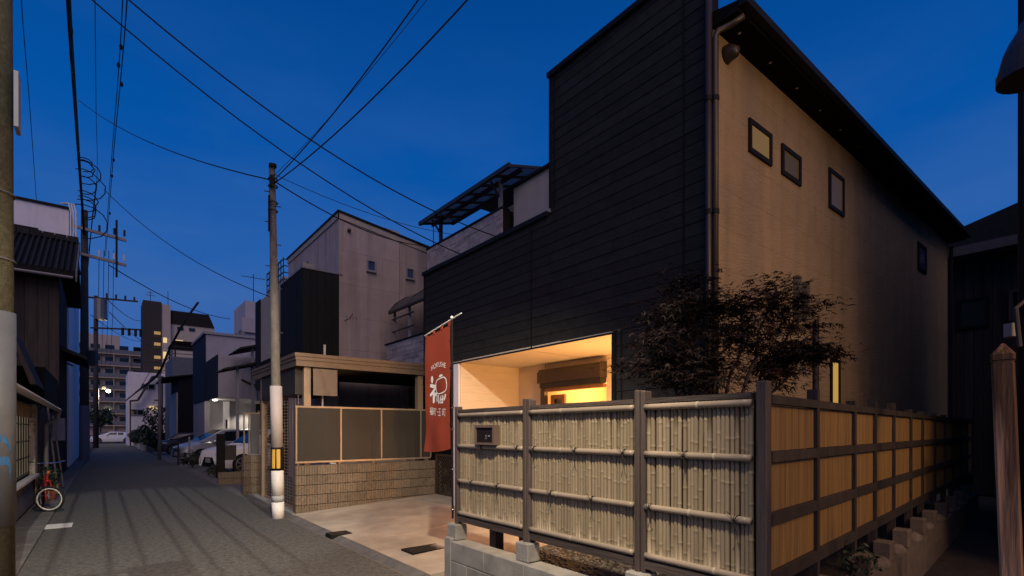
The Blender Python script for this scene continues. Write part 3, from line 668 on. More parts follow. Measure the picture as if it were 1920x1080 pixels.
# lattice screen in the passage
lt = thing('lattice_screen', 'dark brown diagonal lattice screen standing at the end of the block wall', 'lattice', (5.9, 9.75, .15))
q0, q1 = Vector((5.87, 10.12, 0)), Vector((5.87, 9.22, 0)); z0_, z1_ = .16, 1.08
MB().box(5.85, 9.2, z0_, 5.89, 9.24, z1_).box(5.85, 10.09, z0_, 5.89, 10.13, z1_).box(5.85, 9.24, z1_ - .04, 5.89, 10.09, z1_).box(5.85, 9.24, z0_, 5.89, 10.09, z0_ + .04).build('frame', lattice_m, lt)
for k in range(-9, 10):
    for sgn, xo in ((1, 5.862), (-1, 5.878)):
        yc = 9.66 + k * .1; pts = []
        y_a, z_a, y_b, z_b = yc - .46 * sgn, z0_, yc + .46 * sgn, z1_
        def clip(ya, za, yb, zb):
            lo, hi = 0, 1
            for lim, s_ in ((9.23, 1), (10.1, -1)):
                fa, fb = (ya - lim) * s_, (yb - lim) * s_
                if fa < 0 and fb < 0: return None
                if fa < 0: lo = max(lo, fa / (fa - fb))
                if fb < 0: hi = min(hi, fa / (fa - fb))
            if hi - lo < .05: return None
            return (ya + (yb - ya) * lo, za + (zb - za) * lo, ya + (yb - ya) * hi, za + (zb - za) * hi)
        r_ = clip(y_a, z_a, y_b, z_b)
        if r_: MB().bar((xo, r_[0], r_[1]), (xo, r_[2], r_[3]), .022, .008, (1, 0, 0)).build('slat', lattice_m, lt)
# ================================================================ carport
cp = thing('carport', 'brown aluminium carport with flat roof and roll grille toward the street', 'carport', (4.5, 12.2, 0))
CX0, CX1, CY0, CY1 = 2.86, 7.3, 10.26, 13.95
for z0, z1, o in ((2.86, 2.97, .03), (2.975, 3.04, .015), (3.045, 3.11, 0)):
    box(CX0 + o, CY0 + o, z0, CX1, CY0 + .10, z1).build('fascia', alu_brown, cp); box(CX0 + o, CY0 + .101, z0, CX0 + .10, CY1, z1).build('fascia', alu_brown, cp)
box(CX0 + .10, CY0 + .10, 3.03, CX1, CY1, 3.06).build('roof_deck', alu_dark, cp)
for i in range(7): box(CX0 + .1, CY0 + .45 + i * .5, 2.93, CX1, CY0 + .50 + i * .5, 3.028).build('roof_joist', alu_dark, cp)
for x, y in ((3.12, 10.42), (5.60, 10.42), (3.0, 13.3), (7.1, 13.8)): box(x - .065, y - .065, 0, x + .065, y + .065, 2.86).build('post', alu, cp)
box(2.93, 10.50, 2.32, 3.10, 13.22, 2.84).build('shutter_box', alu_dark, cp)
gri = MB(); zz = .08
for x in (3.0,):
    while zz < 2.3: gri.bar((x, 10.50, zz), (x, 13.22, zz), .012, .012); zz += .065
    yy = 10.52
    while yy < 13.2:
        gri.bar((x - .008, yy, .05), (x - .008, yy, 2.31), .014, .006, (1, 0, 0)); yy += .19
gri.build('roll_grille', alu, cp); box(2.97, 10.5, .036, 3.03, 13.22, .075).build('grille_base', alu, cp)
for x, y in ((3.48, 10.42), (2.97, 12.3)): box(x - .02, y, 3.112, x + .02, y + .03, 3.34).build('roof_stub', sheet_grey, cp)
box(5.71, 10.24, .94, 5.735, 10.27, 2.9).build('drain_pipe', sheet_grey, cp)
x0, d0 = ony(587, 10.2); x1, _ = ony(632, 10.2)
sg = thing('blank_sign', 'blank square beige sign board hung under the carport roof', 'sign', ((x0 + x1) / 2, 10.2, 2.33)); box(x0, 10.185, zv(741, d0), x1, 10.205, zv(691, d0)).build('board', M('beige_board', (.145, .105, .078), .6, .08, bump=.02), sg); box((x0 + x1) / 2 - .015, 10.35, 0, (x0 + x1) / 2 + .015, 10.38, 2.84).build('stand', sheet_grey, sg)
# second pier with screen on the far side of the carport gate
pr = thing('block_pier', 'ribbed block pier with narrow frosted screen beyond the carport gate', 'wall', (2.87, 14.1, 0))
for cidx in range(6): place(blk[cidx % 5], 'block', (2.90, 14.05, 1.0 - .187 * (cidx + 1)), pr)
box(2.71, 14.10, 1.0, 2.74, 14.14, 2.03).build('screen_post', alu, pr); box(2.82, 14.08, 1.0, 2.85, 14.12, 2.03).build('screen_post', alu, pr); box(2.70, 14.08, 2.03, 3.1, 14.13, 2.06).build('screen_rail', alu, pr); box(2.86, 14.09, 1.02, 3.08, 14.10, 2.03).build('frosted_pane', M('blue_frosted_pane', (.12, .12, .13), .4, .05, bump=0, alpha=.9), pr)
lw = thing('low_block_wall', 'knee-high ribbed block wall beside the white car', 'wall', (3.0, 17.2, 0))
for i in range(2):
    for k in range(2): place(blk[(i + k) % 5], 'block', (2.84 + k * .4, 17.2, .0 + i * .187), lw)
# ================================================================ stone-clad house behind the carport
sh = thing('stone_house', 'house with pale stone cladding and terrace canopy behind the carport', 'house', (9.5, 11.9, 0))
SX = 7.62
box(SX + .03, 9.95, 0, 14, 13.7, 6.2).build('wall', dark_wall, sh)
box(SX + .03, 9.95, 6.2, SX + .18, 13.68, 7.05).build('parapet', dark_wall, sh)
box(SX + .18, 9.95, 6.2, 8.6, 10.1, 7.05).build('parapet', dark_wall, sh)
def stones(x, y0, y1, z0, z1, par, rh=.115, ln=.42):
    z = z0; k = 0
    while z < z1 - .02:
        zt = min(z + rh, z1); y = y0 - random.uniform(0, ln)
        while y < y1:
            l = random.uniform(ln * .6, ln * 1.3); a, b = max(y, y0), min(y + l, y1); y += l
            if b - a > .03: box(x - random.uniform(.004, .02), a + .002, z + .002, x + .02, b - .002, zt - .002).build('cladding_stone', stone_clad, par)
        z = zt; k += 1
stones(SX + .01, 9.96, 13.68, 5.55, 7.05, sh)
box(SX - .03, 9.93, 7.052, SX + .22, 13.70, 7.09).build('coping', black_metal, sh)
LXb = 6.25
box(LXb + .03, 10.3, 3.15, LXb + .15, 13.60, 4.02).build('balcony_wall', dark_wall, sh); box(LXb + .15, 10.3, 3.15, SX + .03, 13.60, 3.3).build('balcony_floor', dark_wall, sh)
stones(LXb + .01, 10.35, 13.58, 3.16, 4.02, sh); box(LXb - .03, 10.3, 4.022, LXb + .19, 13.62, 4.06).build('coping', black_metal, sh)
box(LXb + .2, 13.50, 3.32, SX, 13.58, 4.25).build('side_wall', cream_front, sh)
# curved balcony canopy
cm = MB(); prof = [(6.30, 4.95), (6.5, 5.2), (6.8, 5.42), (7.15, 5.56), (7.6, 5.62)]
for i in range(4):
    (xa, za), (xb, zb) = prof[i], prof[i + 1]; cm.hexa([(xa, 10.6, za), (xb, 10.6, zb), (xb, 13.5, zb), (xa, 13.5, za), (xa, 10.6, za + .015), (xb, 10.6, zb + .015), (xb, 13.5, zb + .015), (xa, 13.5, za + .015)])
cm.build('balcony_canopy', poly_dark, sh)
for y in (13.5, 12.4, 11.3, 10.6): MB().tube([(a_, y, b_ + .02) for a_, b_ in prof], .022, 6).build('canopy_rib', alu_dark, sh)
MB().bar((6.32, 10.6, 4.93), (6.32, 13.52, 4.93), .06, .06).build('canopy_beam', alu_dark, sh)
for y in (13.4, 12.5): box(6.42, y, 4.03, 6.48, y + .06, 5.1).build('canopy_post', sheet_grey, sh)
for z in (4.4, 4.75): MB().bar((6.40, 12.2, z), (6.40, 13.5, z), .03, .03).build('railing', alu_dark, sh)
# roof terrace canopy
tz = 7.09
cy0, cy1 = 9.26, 13.5
def tp(u, v, d): return pt(u, v, d)
rs_ = MB(); xf, xb_ = 7.3, 8.4; zf, zb_ = 7.74, 8.03
rs_.hexa([(xf, cy0, zf), (xb_, cy0, zb_), (xb_, cy1, zb_), (xf, cy1, zf), (xf, cy0, zf + .012), (xb_, cy0, zb_ + .012), (xb_, cy1, zb_ + .012), (xf, cy1, zf + .012)]); rs_.build('canopy_sheet', poly_sheet, sh)
MB().bar((xf, cy0 - .02, zf - .02), (xf, cy1 + .05, zf - .02), .08, .10).build('canopy_gutter', alu_dark, sh); MB().bar((xf + .40, cy0, zf + .03), (xf + .40, cy1, zf + .03), .06, .10).build('canopy_beam', alu_dark, sh); MB().bar((xb_, cy0, zb_ - .03), (xb_, cy1, zb_ - .03), .08, .10).build('canopy_beam', alu_dark, sh)
for i in range(8):
    y = cy0 + (cy1 - cy0) * i / 7; MB().bar((xf, y, zf - .03), (xb_, y, zb_ - .03), .045, .06).build('canopy_rafter', alu_dark, sh)
for y in (13.0, 10.12):
    box(xf + .36, y - .045, 7.09, xf + .44, y + .045, zf + .06).build('canopy_post', alu_dark if y > 12 else sheet_grey, sh); MB().bar((xf + .36, y, 7.4), (xf + .1, y, zf - .03), .04, .04).build('canopy_brace', alu_dark, sh)
box(8.7, 9.95, 6.2, 12, 12.2, 7.75).build('stair_head', cream_front, sh); box(8.6, 9.9, 8.1, 12.1, 12.3, 8.2).build('roof', alu_dark, sh)
window_x(sh, 10.7, 11.9, .9, 2.3, SX + .02, alu_dark, glass_dark, .05, .05, 1)
for x, y, h in ((7.75, 13.1, 7.95), (8.2, 14.3, 8.3)):
    an = MB(); an.tube([(x, y, 6.5), (x, y, h)], .014, 5)
    for q in (-.22, -.08, .06, .2): an.tube([(x + q * .5, y + q, h - .05), (x + q * .5 + .12, y + q - .12, h - .05)], .007, 4)
    an.tube([(x - .15, y - .3, h - .05), (x + .15, y + .3, h - .05)], .008, 4); an.build('antenna', alu_dark, sh)
# ================================================================ cream neighbour with black bay
cr = thing('cream_house', 'weathered cream house with sloping roof and black box bay', 'house', (7.5, 16.6, 0))
CY, CX, CYN = 14.1, 5.10, 19.1
cw = MB(); cw.prism([(CX, 0), (CX, 7.64), (11.5, 6.78), (11.5, 0)], 'y', CY + .02, CYN); cw.build('wall', cream_wall, cr)
z = .2
for i in range(9):
    zt = z + .92
    for xa, xb in ((CX + .005, 6.92), (6.93, 9.2), (9.21, 11.5)):
        za, zb2 = min(zt, 7.60 - .134 * (xa - CX)), min(zt, 7.60 - .134 * (xb - CX))
        if za > z + .02: MB().hexa([(xa, CY, z), (xb, CY, z), (xb, CY + .018, z), (xa, CY + .018, z), (xa, CY, za - .004), (xb, CY, zb2 - .004), (xb, CY + .018, zb2 - .004), (xa, CY + .018, za - .004)]).build('wall_panel', cream_wall, cr)
    z = zt
rf = MB(); rf.prism([(CX - .05, 7.66), (CX - .05, 7.72), (11.6, 6.85), (11.6, 6.79)], 'y', CY - .06, CYN + .06); rf.build('roof', black_metal, cr)
rf = MB(); rf.prism([(CX - .03, 7.50), (CX - .03, 7.655), (11.6, 6.785), (11.6, 6.63)], 'y', CY - .03, CY - .004); rf.build('bargeboard', cream_front, cr)
box(CX - .03, CY - .03, 7.50, CX - .004, CYN, 7.655).build('fascia', cream_front, cr)
BXx = 4.13
box(BXx + .02, CY + .02, 2.6, CX + .1, 16.3, 5.93).build('box_bay', dark_ribbed, cr)
for i in range(11): box(BXx, CY + .03 + i * .2, 2.6, BXx + .019, CY + .215 + i * .2, 5.92).build('bay_panel', dark_ribbed, cr)
for i in range(5): box(BXx + .005 + i * .194, CY, 2.6, BXx + .192 + i * .194, CY + .019, 5.92).build('bay_panel', dark_ribbed, cr)
box(BXx - .02, CY - .02, 5.932, CX + .1, 16.32, 5.97).build('bay_coping', metal_grey, cr)
for u, v in ((695.5, 499), (768, 513.5)):
    x, d = ony(u, CY); h = 8.3 * d / FP; wv = window_y(cr, x - .13, x + .13, zv(v, d) - .16, zv(v, d) + .16, CY - .002, sheet_grey, glass_blue, .03, .05)
    box(x - .15, CY - .09, zv(v, d) - .19, x + .15, CY - .003, zv(v, d) - .162).build('sill', sheet_grey, wv)
x, d = ony(653.5, CY); MB().ball((x, CY - .05, zv(433, d)), .055, .06, .055, 10, 6).build('vent_hood', brown_metal, cr)
window_x(cr, 16.6, 18.2, 5.9, 7.0, CX - .002, sheet_grey, glass_blue, .05, .05, 1)
box(CX - .35, 16.2, 6.35, CX - .005, 16.6, 6.75).build('aircon_unit', sheet_grey, cr)
x, d = ony(640, CY); dz = zv(600, d)
an = MB(); an.tube([(x + .1, CY, dz), (x + .12, CY - .3, dz), (x + .2, CY - .35, dz + .15)], .012, 5)
for q in range(4): an.tube([(x + .05 + q * .09, CY - .28, dz - .02), (x + .05 + q * .09, CY - .28, dz + .07)], .006, 4)
an.build('wall_antenna', alu_dark, cr)
# ================================================================ house over open parking
hc = thing('overhang_house', 'cream house with black corner strip over an open car space', 'house', (8, 22, 0))
box(4.98, 19.35, 4.4, 11, 23.4, 6.9).build('upper_wall', cream_front, hc); box(4.95, 22.6, 3.4, 4.975, 23.45, 6.95).build('corner_panel', dark_ribbed, hc); box(4.96, 19.3, 3.3, 11, 23.4, 4.39).build('dark_band', dark_wall, hc)
box(9.2, 19.35, 0, 11, 23.4, 3.3).build('rear_wall', dark_wall, hc)
for y in (19.6, 23.2): box(5.1, y - .1, 0, 5.3, y + .1, 3.3).build('pillar', dark_wall, hc)
rl = MB()
for z in (7.1, 7.35, 7.6, 7.85, 8.1): rl.bar((5.3, 20.5, z), (5.3, 23.0, z), .04, .03).bar((5.3, 20.5, z), (8, 20.5, z), .04, .03)
for k in range(8): rl.bar((5.3, 20.5 + k * .357, 6.9), (5.3, 20.5 + k * .357, 8.15), .03, .03)
rl.build('roof_railing', alu_dark, hc); box(5.3, 20.5, 6.9, 11, 23.0, 7.45).build('roof_parapet', cream_front, hc)
for y0, y1, x0_, z_ in ((24.0, 26.0, 3.9, 4.2), (24.6, 27.2, 4.6, 5.2)):
    t = thing('canopy', 'smoked terrace canopy jutting out %s' % ('low beside the car space' if z_ < 5 else 'above the lower canopy'), 'canopy', (x0_ + 1, y0 + 1, z_), 'terrace canopies over the car spaces')
    MB().hexa([(x0_, y0, z_), (x0_ + 2.6, y0, z_ + .75), (x0_ + 2.6, y1, z_ + .75), (x0_, y1, z_), (x0_, y0, z_ + .02), (x0_ + 2.6, y0, z_ + .77), (x0_ + 2.6, y1, z_ + .77), (x0_, y1, z_ + .02)]).build('sheet', poly_dark, t)
    for k in range(4): MB().bar((x0_, y0 + (y1 - y0) * k / 3, z_ - .02), (x0_ + 2.6, y0 + (y1 - y0) * k / 3, z_ + .73), .05, .06).build('rib', alu_dark, t)
    box(x0_ + .5, y0 + .3, 0, x0_ + .6, y0 + .4, z_ + .14).build('post', sheet_grey, t)
# ================================================================ navy and white house with porch light
nh = thing('navy_house', 'house of pale siding and navy panels with a lit porch', 'house', (7, 30, 0))
box(4.2, 31.2, 0, 12, 36, 6.7).build('wall', lav_wall, nh); box(4.17, 31.17, 3.2, 4.197, 36, 6.72).build('navy_panel', navy, nh); box(4.1, 31.1, 6.72, 12.1, 36.1, 6.85).build('roof', sheet_grey, nh)
box(4.22, 27.62, 3.2, 5.9, 31.15, 5.2).build('jut', lav_wall, nh); box(4.19, 27.6, 3.18, 4.217, 31.15, 5.22).build('navy_panel', navy, nh)
box(5.9, 27.7, 3.1, 11, 31.15, 5.6).build('wall', lav_wall, nh); box(6.6, 30.6, 0, 11, 31.15, 3.1).build('porch_wall', dark_wall, nh); box(8.5, 27.7, 0, 11, 30.6, 3.1).build('porch_wall', lav_wall, nh)
x, d = ony(424, 30.55); x1_, _ = ony(418, 30.55); x2_, _ = ony(430, 30.55); box(x1_, 30.5, .2, x2_, 30.6, 3.15).build('white_pillar', white_wall, nh)
box(x1_ + .12, 30.47, .3, x2_ - .1, 30.498, 2.2).build('door_panel', dark_wall, nh)
x1_, _ = ony(383, 31.0); x2_, _ = ony(393, 31.0); box(x1_, 30.9, 0, x2_, 31.1, 3.15).build('pillar', lav_wall, nh)
ql = pt(403, 747, 25.9); MB().cyl((ql.x, ql.y, 3.13), (ql.x, ql.y, 3.179), .10, n=10).build('porch_lamp', lit_porch, nh)
lamp('porch_light', 'SPOT', (6.25, 30.1, 3.05), 200, (1, .93, .72), .05, (6.25, 30.5, 0), 120, .5)
lamp('porch_light', 'POINT', (ql.x, ql.y, 3.0), 14, (1, .93, .72), .05)
MB().tube([(5.2, 27.57, 4.1), (5.6, 27.55, 3.9), (6.2, 27.6, 3.8), (6.2, 27.6, 1.5)], .05, 6).build('drain_pipe', brown_metal, nh)
# stone-faced dark house farther on
dh = thing('dark_house', 'dark house with stone front and lit eave farther down the street', 'house', (7, 45, 0))
box(4.2, 44, 0, 12, 49, 5.6).build('wall', dark_wall, dh); box(4.1, 44.2, 0, 4.197, 49, 4.4).build('stone_front', stone_clad, dh)
MB().hexa([(3.2, 43.7, 5.3), (8, 43.7, 6.2), (8, 49.5, 6.2), (3.2, 49.5, 5.3), (3.2, 43.7, 5.4), (8, 43.7, 6.3), (8, 49.5, 6.3), (3.2, 49.5, 5.4)]).build('roof', dark_wall, dh)
box(4.5, 51.8, 0, 12, 58, 7.9).build('wall', M('slate_wall', (.12, .12, .14), .7, .1, bump=0), dh)
ql = pt(321, 714, 42); MB().ball((ql.x, ql.y, ql.z), .12, .12, .10, 8, 6).build('eave_lamp', lit_porch, dh)
box(4.6, 51.9, 9.2, 8.5, 57, 9.3).build('terrace_roof', dark_wall, dh)
for y in (52, 56.8): box(4.7, y, 7.9, 4.8, y + .1, 9.2).build('terrace_post', dark_wall, dh)
rl = MB()
for z in (8.2, 8.5, 8.8): rl.bar((4.55, 52, z), (8.5, 52, z), .05, .05).bar((4.55, 52, z), (4.55, 57, z), .05, .05)
rl.build('railing', alu_dark, dh)
# ================================================================ white house at the street end with outside stair
wh = thing('white_house', 'two-storey white house with outside stair at the end of the street', 'house', (5.6, 73, 0))
WX0, WYY = 2.05, 70
box(WX0, WYY, 0, 9.5, 77, 8.1).build('wall', white_wall, wh)
rl = MB()
for z in (8.5, 8.9, 9.3): rl.bar((2.4, 70.3, z), (9, 70.3, z), .05, .05).bar((2.4, 70.3, z), (2.4, 76, z), .05, .05)
for k in range(9): rl.bar((2.4 + k * .8, 70.3, 8.1), (2.4 + k * .8, 70.3, 9.3), .04, .04)
rl.build('roof_railing', alu_dark, wh)
for u0, u1, v0, v1, pm in ((244, 270, 767, 779, glass_dark), (265, 291, 719, 730, glass_dark)):
    a, d = ony(u0, WYY); b, _ = ony(u1, WYY); window_y(wh, a, b, zv(v1, d), zv(v0, d), WYY - .003, sheet_grey, pm, .1, .1, 1)
a, d = ony(280, WYY); b, _ = ony(293, WYY); box(a, WYY - .15, zv(768, d), b, WYY - .01, zv(762, d)).build('lit_sign_lamp', lit_far, wh)
st = MB(); a, d = ony(243, WYY - 1); b, _ = ony(286, WYY - 1); za, zb2 = zv(752, d), zv(704, d)
st.bar((a, WYY - 1, za), (a + (b - a) * .35, WYY - 1, za + .1), .9, .16); st.bar((a + (b - a) * .35, WYY - 1, za + .1), (b, WYY - 1, zb2), .9, .2); st.bar((a + (b - a) * .35, WYY - 1.45, za + 1.0), (b, WYY - 1.45, zb2 + 1.0), .06, .06); st.bar((b, WYY - 1, zb2), (b + 1, WYY - 1, zb2), .9, .16)
st.box(b + .8, WYY - 1.2, 0, b + .95, WYY - 1.05, zb2).box(a, WYY - 1.2, 0, a + .12, WYY - 1.05, za); st.build('outside_stair', alu_dark, wh)
# ================================================================ far blocks
ab = thing('apartment_block', 'wide pinkish apartment block with rows of balconies in the far distance', 'apartment', (2, 153, 0))
AX0, AX1, AY = -16, 20, 150
box(AX0, AY, 0, AX1, AY + 10, 19.6).build('wall', pink_wall, ab); box(-6, AY + 2, 19.6, 3, AY + 8, 24).build('penthouse', pink_wall, ab)
for fl in range(7):
    z = 2.7 + fl * 2.75
    box(AX0, AY - 1.3, z, AX1, AY - .01, z + .22).build('balcony_slab', M('peach_slab', (.55, .42, .33), .8, .1, bump=0), ab); box(AX0, AY - 1.35, z + .22, AX1, AY - 1.28, z + 1.1).build('balcony_rail', M('blue_grey_rail', (.13, .14, .18), .6, .2, 1.5, bump=0), ab)
    for k in range(14):
        x = AX0 + .6 + k * 2.6; box(x, AY - .06, z + .25, x + 1.7, AY - .003, z + 2.2).build('window', glass_dark if random.random() > .1 else lit_far, ab)
for k in range(13): box(AX0 + k * 2.95, AY - 1.25, 0, AX0 + k * 2.95 + .15, AY - .02, 19.6).build('party_wall', pink_wall, ab)
tw = thing('brown_tower', 'tall dark tower with lit stair landings and pale side in the distance', 'tower', (8, 118, 0))
xa, d = ony(268, 115); xb, _ = ony(303, 115); zt = zv(562, d)
box(xa, 115, 0, xb, 122, zt).build('wall', brown_tower, tw); xc, _ = ony(320, 115); box(xb, 115.2, 0, xc, 122, zt - .3).build('pale_wall', pink_wall, tw)
for v in (624, 645, 670, 690, 712): 
    x0, _ = ony(289, 115); x1, _ = ony(301, 115); sl0 = box(x0, 114.93, zv(v + 5, d), x1, 114.995, zv(v - 5, d)).build('stair_landing', lit_stair, tw); box(x0, 114.80, zv(v + 5, d), x1, 114.92, zv(v + 1, d)).build('stair_rail', brown_tower, sl0)
for u, h in ((282, 18), (315, 22)):
    x, _ = ony(u, 116); an = MB(); an.tube([(x, 116, zt - .2), (x, 116, zt + h * .11)], .05, 5)
    if u < 300: an.tube([(x - .7, 116, zt + 1.2), (x + .7, 116, zt + 1.2)], .04, 4).tube([(x - .5, 116, zt + 1.7), (x + .5, 116, zt + 1.7)], .04, 4)
    an.build('antenna', alu_dark, tw)
mb_ = thing('mansard_block', 'pale block with black mansard roof behind the dark house', 'apartment', (13, 118, 0))
xa = xc + .05; xb, d = ony(402, 116); z1 = zv(616, d); z2 = zv(592, d)
box(xa, 116, 0, xb, 124, z1).build('wall', pink_wall, mb_); MB().prism([(xa, z1 + .02), (xa, z2), (xb - 1.0, z2), (xb, z1 + .02)], 'y', 115.8, 124).build('roof', black_metal, mb_)
for u0, u1, v0, v1 in ((306, 313, 643, 652), (325, 343, 644, 654), (362, 374, 651, 660), (306, 312, 668, 680)):
    a, _ = ony(u0, 115.2 if u0 < 320 else 116); b, _ = ony(u1, 115.2 if u0 < 320 else 116); yq = 115.2 if u0 < 320 else 116
    box(a, yq - .08, zv(v1, d), b, yq - .003, zv(v0, d)).build('window', lit_far, tw if u0 < 320 else mb_)
for u in (338, 360): a, _ = ony(u, 116); box(a - .5, 115.9, zv(626, d), a + .5, 115.997, zv(620, d)).build('window', glass_dark, mb_)
ga = thing('grey_apartment', 'grey apartment block with roof tank and aerial above the parked cars', 'apartment', (14, 64, 0))
xa, d = ony(460, 60); xb, _ = ony(520, 60); ze = zv(563, d)
box(xa, 60, 0, xb + 6, 66, ze).build('wall', lav_wall, ga)
box(xa - .4, 59.6, ze - 3.4, xb, 59.97, ze - 1.9).build('balcony', lav_wall, ga); box(xa - .3, 59.5, ze - 9, xb, 59.95, ze - 7).build('balcony', lav_wall, ga)
for k in range(2): window_x(ga, 61.5 + k * 2.4, 63 + k * 2.4, ze - 4.6, ze - 2.8, xa - .003, sheet_grey, glass_dark, .1, .1, 1)
window_y(ga, xa + 1.2, xa + 2.6, ze - 6.5, ze - 5, 59.99, sheet_grey, glass_dark, .1, .1, 1)
an = MB(); an.tube([(xa + 1, 61, ze), (xa + 1, 61, ze + 3.2)], .04, 5); an.tube([(xa - .2, 61, ze + 2.8), (xa + 2.2, 61, ze + 2.8)], .03, 4)
for k in range(6): an.tube([(xa + k * .4, 60.6, ze + 2.8), (xa + k * .4, 61.4, ze + 2.8)], .02, 4)
an.build('antenna', alu_dark, ga); MB().ball((xa + .3, 59.4, ze - 5.5), .2, .2, .2, 8, 6).build('red_lamp', lit_red, ga)
# ================================================================ left side: old wooden house, lean-to, white house
oh = thing('old_house', 'old dark board house with tiled roof on the left of the street', 'house', (-5, 26.5, 0))
OX, OY = -1.25, 24.5
box(-12, OY + .03, 0, OX, 29.2, 7.2).build('wall', dark_wall, oh)
x = OX - .01; i = 0
while x > -7:
    w = random.uniform(.28, .34); box(x - w + .008, OY - random.uniform(0, .02), .3, x, OY + .028, 7.15).build('wall_board', old_board, oh); x -= w
ridge = 9.0; e0 = 7.15
rf = MB(); rf.hexa([(-12, OY - .7, e0 - .1), (OX + .45, OY - .7, e0 - .1), (OX + .45, 27, ridge), (-12, 27, ridge), (-12, OY - .7, e0 + .05), (OX + .45, OY - .7, e0 + .05), (OX + .45, 27, ridge + .15), (-12, 27, ridge + .15)])
rf.hexa([(-12, 29.9, e0 - .1), (OX + .45, 29.9, e0 - .1), (OX + .45, 27, ridge), (-12, 27, ridge), (-12, 29.9, e0 + .05), (OX + .45, 29.9, e0 + .05), (OX + .45, 27, ridge + .15), (-12, 27, ridge + .15)]); rf.build('roof_base', dark_wall, oh)
for k in range(44):
    x = OX + .42 - k * .16
    MB().tube([(x, OY - .72, e0 + .07), (x, 26.95, ridge + .16)], .045, 6).build('roof_tile_row', tile_m, oh)
for k in range(18):
    x = OX + .45 - k * .36; box(x - .34, 26.8, ridge + .12, x, 27.2, ridge + .34).build('ridge_tile', tile_m, oh)
MB().hexa([(OX + .46, OY - .75, e0 - .28), (OX + .50, OY - .75, e0 - .28), (OX + .50, 27, ridge - .2), (OX + .46, 27, ridge - .2), (OX + .46, OY - .75, e0 + .1), (OX + .50, OY - .75, e0 + .1), (OX + .50, 27, ridge + .2), (OX + .46, 27, ridge + .2)]).build('bargeboard', M('grey_board', (.16, .14, .15), .8, .3, bump=.1), oh)
MB().tube([(-8, OY - .78, e0 - .12), (OX + .4, OY - .78, e0 - .16)], .055, 8).build('gutter', metal_grey, oh)
MB().hexa([(OX, 25.2, 4.6), (OX + .75, 25.2, 4.3), (OX + .75, 29, 4.3), (OX, 29, 4.6), (OX, 25.2, 4.75), (OX + .75, 25.2, 4.4), (OX + .75, 29, 4.4), (OX, 29, 4.75)]).build('awning', tile_m, oh)
q = pt(50, 645, 22.3); q2 = pt(137, 686, 22.3); MB().bar(tuple(q), tuple(q2), .09, .06).build('awning_pipe', lime_strip, oh)
an = MB(); c0 = pt(100, 555, 20)
for k in range(3): an.tube(sag(c0 + Vector((-.5 + .1 * k, 2.8, .3 * k)), c0 + Vector((.3, 2.6, .25 * k - .1)), .1, 6), .02, 4)
an.build('cable_bracket', sheet_grey, oh)
MB().prism([(-2.4, 3.1), (-1.75, 4.05), (-1.30, 2.75), (-1.42, 2.75), (-1.75, 3.85), (-2.4, 2.95)], 'y', 17.2, 19.5).build('porch_roof', old_board, oh)
box(-2.6, 19.5, 0, -1.3, 24.4, 3.4).build('annex_wall', dark_wall, oh)
wt_ = thing('white_building', 'white building with slit window rising behind the old tiled house', 'building', (-5, 35, 0))
WYw = 29.95
box(-12, WYw, 0, -1.22, 42, 11.4).build('wall', white_wall, wt_); box(-12.1, WYw - .08, 11.4, -1.15, 42.1, 11.5).build('coping', black_metal, wt_)
x0, d0 = ony(22, WYw); x1, _ = ony(72, WYw); window_y(wt_, x0, x1, zv(446, d0), zv(420, d0), WYw - .003, black_metal, glass_green, .08, .1)
wp = MB()
for k in range(3): wp.tube([(-1.15 + .09 * k, WYw - .1, 7.5), (-1.15 + .09 * k, WYw - .1, 11.3), (-1.22 + .09 * k, WYw - .05, 11.65), (-1.5, WYw + .3, 11.7)], .035, 6)
wp.build('conduit', white_paint, wt_)
for z in (9.5, 10.4): MB().ball((-3.6, WYw - .1, z - 1.2), .09, .1, .08, 8, 5).build('vent_cap', black_metal, wt_)
# lean-to workshop along the street
lh = thing('lean_to', 'shabby lean-to with lattice window, white sill and sheet roof', 'shed', (-2.4, 13, 0))
LX = -1.22
box(-4.5, 8.2, 0, LX - .06, 16.9, 2.2).build('wall', dark_wall, lh)
box(LX - .055, 8.2, .0, LX, 15.4, .38).build('base_course', M('blue_grey_render', (.12, .125, .155), .85, .25, 4, bump=.1), lh); box(LX - .055, 8.2, .385, LX - .01, 15.4, .60).build('base_board', M('tan_board', (.12, .095, .07), .8, .3, 5, bump=.1), lh)
yy = 8.2
while yy < 15.3: box(LX - .02, yy + .006, .605, LX + .10, min(yy + .9, 15.4) - .006, .665).build('sill_slab', sill_white, lh, bev=.006); yy += .9
box(LX - .05, 8.2, .70, LX - .035, 15.0, 1.88).build('window_backing', M('dirty_lit_glass', (.16, .14, .10), .5, .5, 4, bump=.1, emit=(.9, .74, .48), es=.10), lh)  # pane emission stands in for dim room light behind the lattice
gl_ = MB()
for k in range(18): gl_.box(LX - .03, 8.3 + k * .4, .70, LX - .012, 8.33 + k * .4, 1.88)
for z in (.72, 1.05, 1.38, 1.72): gl_.box(LX - .028, 8.3, z, LX - .016, 15.0, z + .025)
gl_.build('window_lattice', alu_dark, lh)
for k in range(34): MB().cyl((LX - .03, 8.4 + k * .2, 1.88), (LX - .03, 8.4 + k * .2, 2.15), .05, n=6).build('corrugation', M('weathered_sheet', (.22, .18, .14), .7, .4, 6, bump=.1), lh)
box(LX - .05, 15.0, .65, LX + .06, 15.35, 2.18).build('peeling_post', worn_white, lh)
for y, w, mm in ((15.45, .12, old_board), (15.65, .10, worn_white), (15.85, .26, door_wood), (16.2, .2, old_board), (16.5, .2, old_board)): box(LX - .04, y, .1, LX + .02, y + w, 2.15).build('wall_board', mm, lh)
